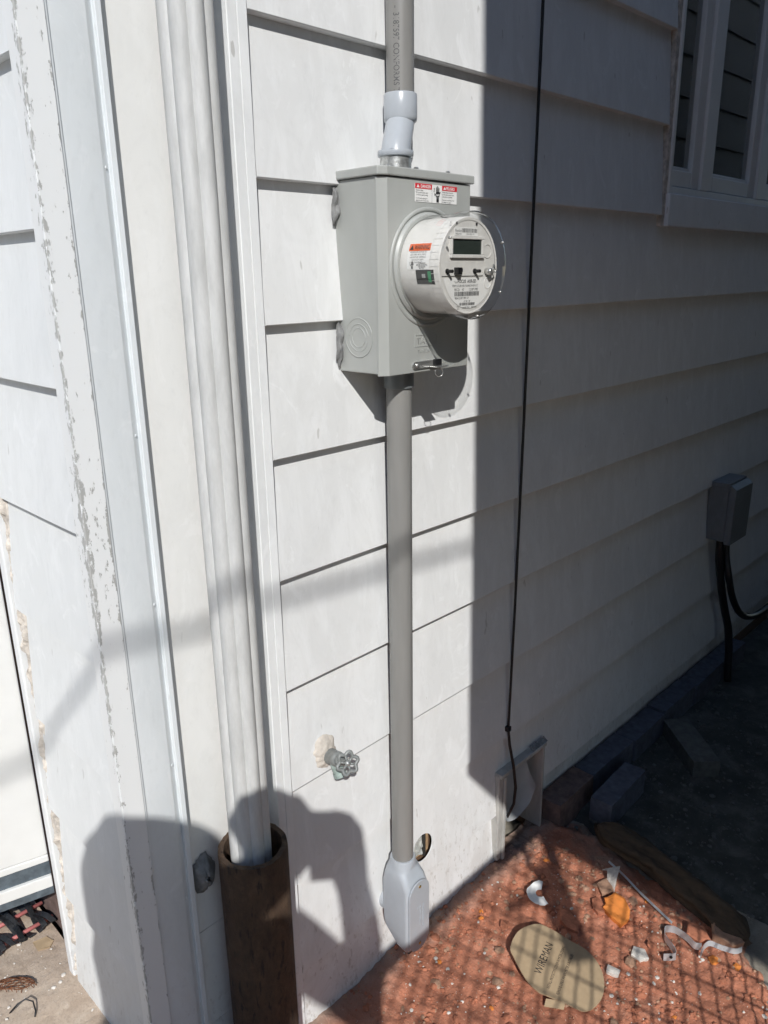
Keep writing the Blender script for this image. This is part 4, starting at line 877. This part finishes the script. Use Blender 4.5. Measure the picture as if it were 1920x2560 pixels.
strip([(1.690, -0.235, 0.022), (1.672, -0.290, 0.022), (1.650, -0.345, 0.018), (1.630, -0.405, 0.016), (1.612, -0.455, 0.016)], 0.006, M_alu, 'aluminium_strip', 'long thin aluminium strip lying along the timber', 'metal strip', (0.9, 0, 0.4))
# scattered brick shards: each a thing; pebbles and dust lumps: stuff
rnd = random.Random(11)
tpl = []
for s_ in range(7):
    bm = bmesh.new(); bmesh.ops.create_icosphere(bm, subdivisions=1, radius=1.0)
    for v in bm.verts: v.co = Vector((v.co.x*(1+0.5*fbm(v.co.x*2, v.co.y*2, s_*3.1)), v.co.y*0.8*(1+0.5*fbm(v.co.y*2, v.co.z*2, s_*5.3)), v.co.z*0.42))
    me = bpy.data.meshes.new('brick_fragment'); bm.to_mesh(me); bm.free(); tpl.append(me)
mats3 = [M_shard, M_shard, M_tile, M_shard2, M_shard2]
tplm = {}
def blocked(x, y): return (1.19 < x < 1.40 and -0.45 < y < -0.19) or x > 1.66 or y > -0.02
cnt = 0
while cnt < 110:
    x = rnd.uniform(0.98, 1.66); y = rnd.uniform(-0.74, -0.04)
    if blocked(x, y): continue
    if y > -0.35 and rnd.random() < 0.55: continue
    k = rnd.randrange(7); mi = rnd.randrange(5); key = (k, mi)
    if key not in tplm:
        me = tpl[k].copy(); me.materials.append(mats3[mi]); tplm[key] = me
    o = bpy.data.objects.new('brick_fragment', tplm[key]); C.objects.link(o)
    s_ = 0.006+0.014*rnd.random()**2
    o.scale = (s_, s_, s_); o.rotation_euler = (rnd.uniform(-.35, .35), rnd.uniform(-.35, .35), rnd.uniform(0, 6.3)); o.location = (x, y, gz(x, y)+s_*0.12)
    cn_ = ('red', 'red', 'bright orange', 'tan', 'tan')[mi]; tag(o, 'small broken %s brick fragment strewn over the red dirt' % cn_, 'brick fragment', cn_+' brick fragments strewn over the dirt'); cnt += 1
def pebbles(nm, label, count, smin, smax, mat, region, seed, flat=0.6):
    r = random.Random(seed); b = MB(); ico = [(0, 0, 1), (.9, 0, .3), (.25, .85, .35), (-.75, .5, .3), (-.7, -.55, .3), (.3, -.85, .3), (.7, .5, -.4), (-.3, .8, -.4), (-.9, 0, -.4), (-.3, -.8, -.4), (.75, -.5, -.4)]
    fcs = [(0, 1, 2), (0, 2, 3), (0, 3, 4), (0, 4, 5), (0, 5, 1), (1, 6, 2), (2, 6, 7), (2, 7, 3), (3, 7, 8), (3, 8, 4), (4, 8, 9), (4, 9, 5), (5, 9, 10), (5, 10, 1), (1, 10, 6)]
    for _ in range(count):
        x = r.uniform(region[0], region[1]); y = r.uniform(region[2], region[3])
        if region[4] is None and fbm(x*7, y*7, seed, 3)+r.uniform(-.12, .12) < 0.02: continue
        s_ = smin+(smax-smin)*r.random()**3
        ca, sa = math.cos(r.random()*6.3), math.sin(r.random()*6.3); kx, ky, kz = (r.uniform(.6, 1.3) for _ in range(3))
        zz = (gz(x, y) if region[4] is None else region[4])+s_*0.15
        b.add([(x+s_*(ca*vx*kx-sa*vy*ky), y+s_*(sa*vx*kx+ca*vy*ky), zz+s_*vz*kz*flat) for vx, vy, vz in ico], fcs)
    o = b.build(nm, mat); tag(recentre(o), label, None, kind='stuff'); return o
pebbles('pale_grit', 'pale mortar grit scattered over the red dirt', 1100, 0.0009, 0.0056, M_chip, (0.92, 1.68, -0.78, -0.02, None), 3)
pebbles('red_clods', 'crumbs of red brick dirt', 5200, 0.0012, 0.0085, M_shard, (0.90, 1.70, -0.80, 0.0, None), 5)
pebbles('brown_clods', 'crumbs of tan earth', 2400, 0.0012, 0.0080, M_shard2, (0.90, 1.70, -0.80, 0.0, None), 6)
pebbles('shade_rubble', 'dark rubble crumbs on the shaded alley floor', 1800, 0.0015, 0.009, M_stone, (1.76, 2.9, -0.9, -0.06, 0.004), 9)
pebbles('walk_grit', 'pale grit along the crack in the concrete walk', 90, 0.0008, 0.0045, M_chip, (0.28, 0.46, 0.26, 0.70, 0.1425), 12)

# ================================================================== THINGS ON THE WALK
mat_t = thing('door_mat', (0.43, 0.64, 0.142), 'black rubber strip doormat with pink rods under the door sill', 'doormat')
for j in range(4):
    b_ = MB(); b_.tube([(0.368-0.02*j, 0.511+0.06*j, 0.150), (0.488, 0.511+0.06*j, 0.150)], 0.0048, 10)
    if j: b_.build('rod', M_pink, mat_t, smooth=True)
for i in range(9):
    P_ = []; x0 = 0.482-0.0155*i-(0.004 if i % 2 else 0)
    for k in range(17):
        t_ = k/16; y_ = 0.548+0.20*t_; ph_ = math.sin((y_-0.571)/0.06*math.pi+(i % 2)*math.pi+1.57)
        P_.append(Vector((x0-0.012*math.sin(t_*3+i*2.1)-0.02*t_, y_, 0.1515+0.0075*ph_)))
    b_ = MB(); vs = []
    for k, p in enumerate(P_):
        d = (P_[min(k+1, 16)]-P_[max(k-1, 0)]).normalized(); sd = Vector((1, 0.15*math.sin(i*3), 0.35*math.sin(k*0.8+i))).normalized(); n2 = d.cross(sd).normalized()
        vs += [p-sd*0.0062-n2*0.0021, p+sd*0.0062-n2*0.0021, p+sd*0.0062+n2*0.0021, p-sd*0.0062+n2*0.0021]
    b_.add(vs, [(k*4+a, k*4+(a+1) % 4, k*4+4+(a+1) % 4, k*4+4+a) for k in range(16) for a in range(4)]+[(3, 2, 1, 0), (64, 65, 66, 67)])
    b_.build('rubber_strip', M_rubber, mat_t, bevel=0.0008)
rw = MB()
def mesh_pt(a, b): return Vector((0.352+0.030*a-0.010*b, 0.446-0.016*a+0.026*b, 0.150+0.010*(1-a*a)*(1-b*b)+0.004*fbm(a*2, b*2, 3)))
for i in range(-3, 4):
    for sgn in (1, -1):
        P_ = []
        for k in range(-6, 7):
            a, b = k/6, i/3*1.0+sgn*k/6*0.55+0.05*math.sin(k*3)
            if a*a+b*b < 1.05: P_.append(mesh_pt(a, b))
        if len(P_) > 1: rw.tube(P_, 0.0009, 5)
for k in range(22):
    a = 2*math.pi*k/22; rw.tube([mesh_pt(math.cos(a)*0.98, math.sin(a)*0.98), mesh_pt(math.cos(a)*1.12+0.1*math.sin(k*5), math.sin(a)*1.15+0.1*math.cos(k*7))+Vector((0, 0, 0.003*math.sin(k*9)-0.004))], 0.0008, 5)
P_ = [mesh_pt(math.cos(2*math.pi*k/30)*1.0, math.sin(2*math.pi*k/30)*1.0) for k in range(31)]; rw.tube(P_, 0.0012, 5)
tag(recentre(rw.build('rusty_wire_mesh', M_rustwire)), 'scrap of rusty wire mesh on the concrete walk', 'wire mesh')
b_ = MB(); b_.tube([(0.318, 0.386, 0.146), (0.335, 0.384, 0.158), (0.350, 0.380, 0.162), (0.361, 0.370, 0.155), (0.358, 0.352, 0.147), (0.352, 0.342, 0.144)], 0.0016, 8)
tag(recentre(b_.build('bent_wire', M_cable, smooth=True)), 'short bent dark wire on the concrete near the picture edge', 'wire')
shard([(0.425, 0.535), (0.455, 0.528), (0.462, 0.505), (0.448, 0.492), (0.424, 0.503)], 0.0016, 0.1425, M_card, 'cardboard_scrap', 'small torn tan cardboard scrap on the concrete walk', 'scrap')

# ================================================================== BEHIND THE PHOTOGRAPHER
nb = thing('neighbour_house', (3.0, -3.0, 0), 'neighbouring sided house whose upper storey shades the alley', 'house')
NX, NY, NB = 0.278, -1.228, 1.655
b_ = MB(); b_.box(NX+0.02, 9, -9, NY-0.02, NB+0.004, 4.0); b_.build('upper_storey', M_nside, nb)
b_ = MB(); b_.box(1.5, 9, -9, -2.4, 0, NB+0.003); b_.build('lower_storey', M_nside, nb)
b_ = MB(); b_.box(NX, 9.1, -9.1, NY, NB, NB+0.02); b_.build('soffit', M_nside, nb)
b_ = MB(); b_.box(NX, NX+0.06, NY-0.06, NY, NB+0.0203, 4.0); b_.build('corner_post', M_trim, nb)
for k in range(10):
    z0 = NB+0.05+0.225*k
    b_ = MB(); b_.prism([(0, z0), (0.017, z0+0.235), (0.019, z0+0.235), (0.019, z0)], NX+0.0605, 9, lambda u, v, a: (a, NY-u-0.0005, v), 1); b_.build('siding_board', M_nside, nb)
    b_ = MB(); b_.prism([(0, z0), (0.017, z0+0.235), (0.019, z0+0.235), (0.019, z0)], -9, NY-0.0605, lambda u, v, a: (NX+0.0005+u, a, v), 1); b_.build('siding_board', M_nside, nb)
b_ = MB(); b_.prism([(-1.1, 4.0), (4.0, 4.35), (9.6, 4.0)], -9.2, NY+0.1, lambda u, v, a: (u+1.3, a, v)); b_.build('roof', M_stone, nb)
# invented hanging plate, rods and arm, shaped to cast a dark ground shadow
BM_ = Matrix.Translation((0.338, -1.497, 0)) @ Matrix.Rotation(math.atan2(PV.y, PV.x), 4, 'Z')
b_ = MB(); b_.box(-0.028, 0.052, -0.012, 0.012, 1.235, 1.470, BM_); hb_ = b_.build('shadow_plate', M_alu, nb, bevel=0.004)
b_ = MB(); b_.box(-0.040, -0.022, -0.010, 0.010, 1.4705, NB-0.002, BM_); b_.build('shadow_rod', M_alu, hb_)
b_ = MB(); b_.box(0.026, 0.062, -0.010, 0.010, 1.4705, NB-0.002, BM_); b_.build('shadow_rod', M_alu, hb_)
b_ = MB(); b_.tube([BM_ @ Vector((-0.04, 0, 1.395)), BM_ @ Vector((-0.13, 0, 1.362))], [0.016, 0.010], 8); b_.build('shadow_arm', M_alu, hb_)
# row of unseen houses across the street, added to block low sky light
for k_, (y0_, y1_, hh_) in enumerate(((-16, -5.2, 7.5), (-5.0, 4.2, 6.8), (4.4, 15, 7.4))):
    oh = thing('sky_block_house', (-11.5, (y0_+y1_)/2, 0), ('added sky-blocking house across the street, behind the neighbouring house side', 'added sky-blocking house straight across the street from the corner', 'added sky-blocking house across the street, on the side of the white door')[k_], 'house', 'added houses blocking low sky light')
    MB().box(-16, -10.5, y0_, y1_, 0, hh_).build('wall', M_brick, oh)
    MB().prism([(-16.3, hh_+0.01), (-10.2, hh_+0.01), (-13.2, hh_+1.6)], y0_-0.05, y1_+0.05, lambda u, v, a: (u, a, v)).build('roof', M_stone, oh)
    for yy in (0.25, 0.72):
        for zz in (1.0, 3.9):
            yc_ = y0_+(y1_-y0_)*yy; w_ = MB().box(-10.499, -10.44, yc_-0.6, yc_+0.6, zz, zz+1.6).build('window', M_trim, oh)
            MB().box(-10.439, -10.43, yc_-0.5, yc_+0.5, zz+0.1, zz+1.5).build('pane', M_lcd, w_)
    MB().box(-10.499, -10.45, (y0_+y1_)/2-0.5, (y0_+y1_)/2+0.5, 0.1, 2.3).build('door', M_log, oh)
# chain-link fence
fe = thing('chain_link_fence', (1.2, -1.15, 0), 'galvanised chain link fence beside the photographer', 'fence')
FYY, FT = -1.15, 1.215
b_ = MB(); b_.tube([(-0.02, FYY, FT), (4.0, FYY, FT)], 0.021, 16); b_.build('top_rail', M_galv, fe, smooth=True)
for x_ in (-0.02, 2.4): 
    b_ = MB(); b_.tube([(x_, FYY, 0.0), (x_, FYY, FT+0.02)], 0.024, 16); b_.build('post', M_galv, fe, smooth=True)
b_ = MB(); hd = 0.0385; x = 0.0
for fam in (1, -1):
    k = -34
    while k < 64:
        off = k*2*hd; P_ = []
        for j in range(0, 32):
            z_ = 0.02+j*hd; xx = off+fam*(z_); 
            if -0.0 <= xx <= 2.4: P_.append((xx, FYY+(0.0022 if j % 2 else -0.0022)*fam, z_))
        if len(P_) > 1: b_.tube(P_, 0.0028, 5, False)
        k += 1
b_.build('wire_mesh', M_galv, fe, fix=False)['kind'] = 'stuff'
# overhead service cable
A = S(0.0, 0.410, 3.5); hdir = Vector((0.996, -0.085, 0)).normalized(); t_end = (NX-A.x)/hdir.x
b_ = MB(); P_ = [A+hdir*(t_end*(k/24)-9*(1-k/24))+Vector((0, 0, 0.10*((1-k/24))**2)) for k in range(25)]
b_.tube(P_, 0.0085, 10); tag(recentre(b_.build('service_cable', M_cable, smooth=True)), 'overhead service cable running to the neighbouring house', 'cable')

# photographer, seen only as a shadow
per = thing('person', (-0.47, -1.13, 0.14), 'person in a dark jacket holding a phone up with both hands', 'person')
me = bpy.data.meshes.new('body'); V = []; E = []; Rr = []
def nd(p, r, par=None):
    V.append(Vector(p)); Rr.append(r if isinstance(r, tuple) else (r, r)); 
    if par is not None: E.append((par, len(V)-1))
    return len(V)-1
ch = Vector((-0.475, -1.125, 1.54))
pel = nd((-0.47, -1.13, 1.05), (0.19, 0.14)); sp = nd((-0.47, -1.13, 1.25), (0.19, 0.14), pel); cs = nd(ch, (0.18, 0.13), sp); nk0 = nd((-0.490, -1.10, 1.63), (0.085, 0.08), cs); nk = nd((-0.51, -1.085, 1.70), (0.062, 0.062), nk0)
h0 = nd((-0.522, -1.07, 1.77), (0.075, 0.085), nk); h1 = nd((-0.526, -1.065, 1.84), (0.082, 0.095), h0); h2 = nd((-0.526, -1.065, 1.895), (0.055, 0.06), h1)
for sgn, hand, elb in ((1, S(-0.010, -0.055, 0.045), S(0.045, -0.430, 0.16)), (-1, S(-0.125, -0.030, 0.075), S(-0.265, -0.205, 0.20))):
    sh = nd(ch+PV*0.16*sgn+Vector((0, 0, 0.075)), 0.085, cs); p0 = V[sh]; ua = nd(p0.lerp(elb, 0.5), 0.075, sh); el = nd(elb, 0.058 if sgn > 0 else 0.075, ua); fa = nd(Vector(elb).lerp(hand, 0.45)+PV*(0.022 if sgn > 0 else 0), 0.050 if sgn > 0 else 0.072, el); wr = nd(Vector(elb).lerp(hand, 0.80)+PV*0.018 if sgn > 0 else S(-0.108, -0.100, 0.085), 0.036 if sgn > 0 else 0.054, fa); pm = nd(hand, 0.056 if sgn > 0 else 0.082, wr)
    for k in range(5):
        a = R_(-70+35*k); tip = Vector(hand)+(QV*math.cos(a)+PV*math.sin(a)*1.0)*(0.052 if sgn > 0 else 0.072)-SUN*0.030; mid = Vector(hand)+(QV*math.cos(a)+PV*math.sin(a))*(0.050 if sgn > 0 else 0.070)-SUN*0.004
        f1 = nd(mid, 0.0150, pm); nd(tip, 0.0120, f1)
for sgn in (1, -1):
    hp_ = nd(Vector((-0.47, -1.13, 0.96))+PV*0.10*sgn, 0.095, pel); kn_ = nd(Vector((-0.46, -1.12, 0.60))+PV*0.12*sgn, 0.065, hp_); an_ = nd(Vector((-0.47, -1.14, 0.22))+PV*0.13*sgn, 0.045, kn_); nd(Vector((-0.40, -1.05, 0.175))+PV*0.14*sgn, 0.034, an_)
me.from_pydata([tuple(v) for v in V], E, []); me.update()
body = link('body', me, M_jacket, per)
sm_ = body.modifiers.new('skin', 'SKIN'); sm_.use_smooth_shade = True
body.data.skin_vertices or None
for i, sv in enumerate(body.data.skin_vertices[0].data): sv.radius = Rr[i]; sv.use_root = (i == pel)
ss = body.modifiers.new('sub', 'SUBSURF'); ss.levels = 1; ss.render_levels = 1
b_ = MB(); hc = Vector((-0.500, -1.089, 1.815))
b_.grid(lambda u, v: hc+PV*((0.150*math.cos(2*math.pi*u)-(0.02 if v > .5 else 0.02*2*v))*math.sin(math.pi*v)**(0.6 if v < .5 else 0.22))+Vector((SUN.x, SUN.y, 0)).normalized()*(0.105*math.sin(2*math.pi*u)*math.sin(math.pi*v)**0.7-0.045)+Vector((0, 0, 0.085*math.cos(math.pi*v) if v < .5 else 0.24*math.cos(math.pi*v))), 32, 20)
b_.build('hair', M_hair, per, smooth=True)
ph = thing('phone', CAM-fw*0.012+CU*-0.06, 'black smartphone held up by the photographer', 'phone')
M_ = Matrix((CR, CU, -fw)).transposed().to_4x4(); M_.translation = CAM
b_ = MB(); b_.box(-0.062, 0.012, -0.136, 0.012, 0.0255, 0.033, M_); b_.build('shell', M_black, ph)
b_ = MB(); b_.box(-0.059, 0.009, -0.132, 0.008, 0.0332, 0.0336, M_); b_.build('screen', M_lcd, ph)
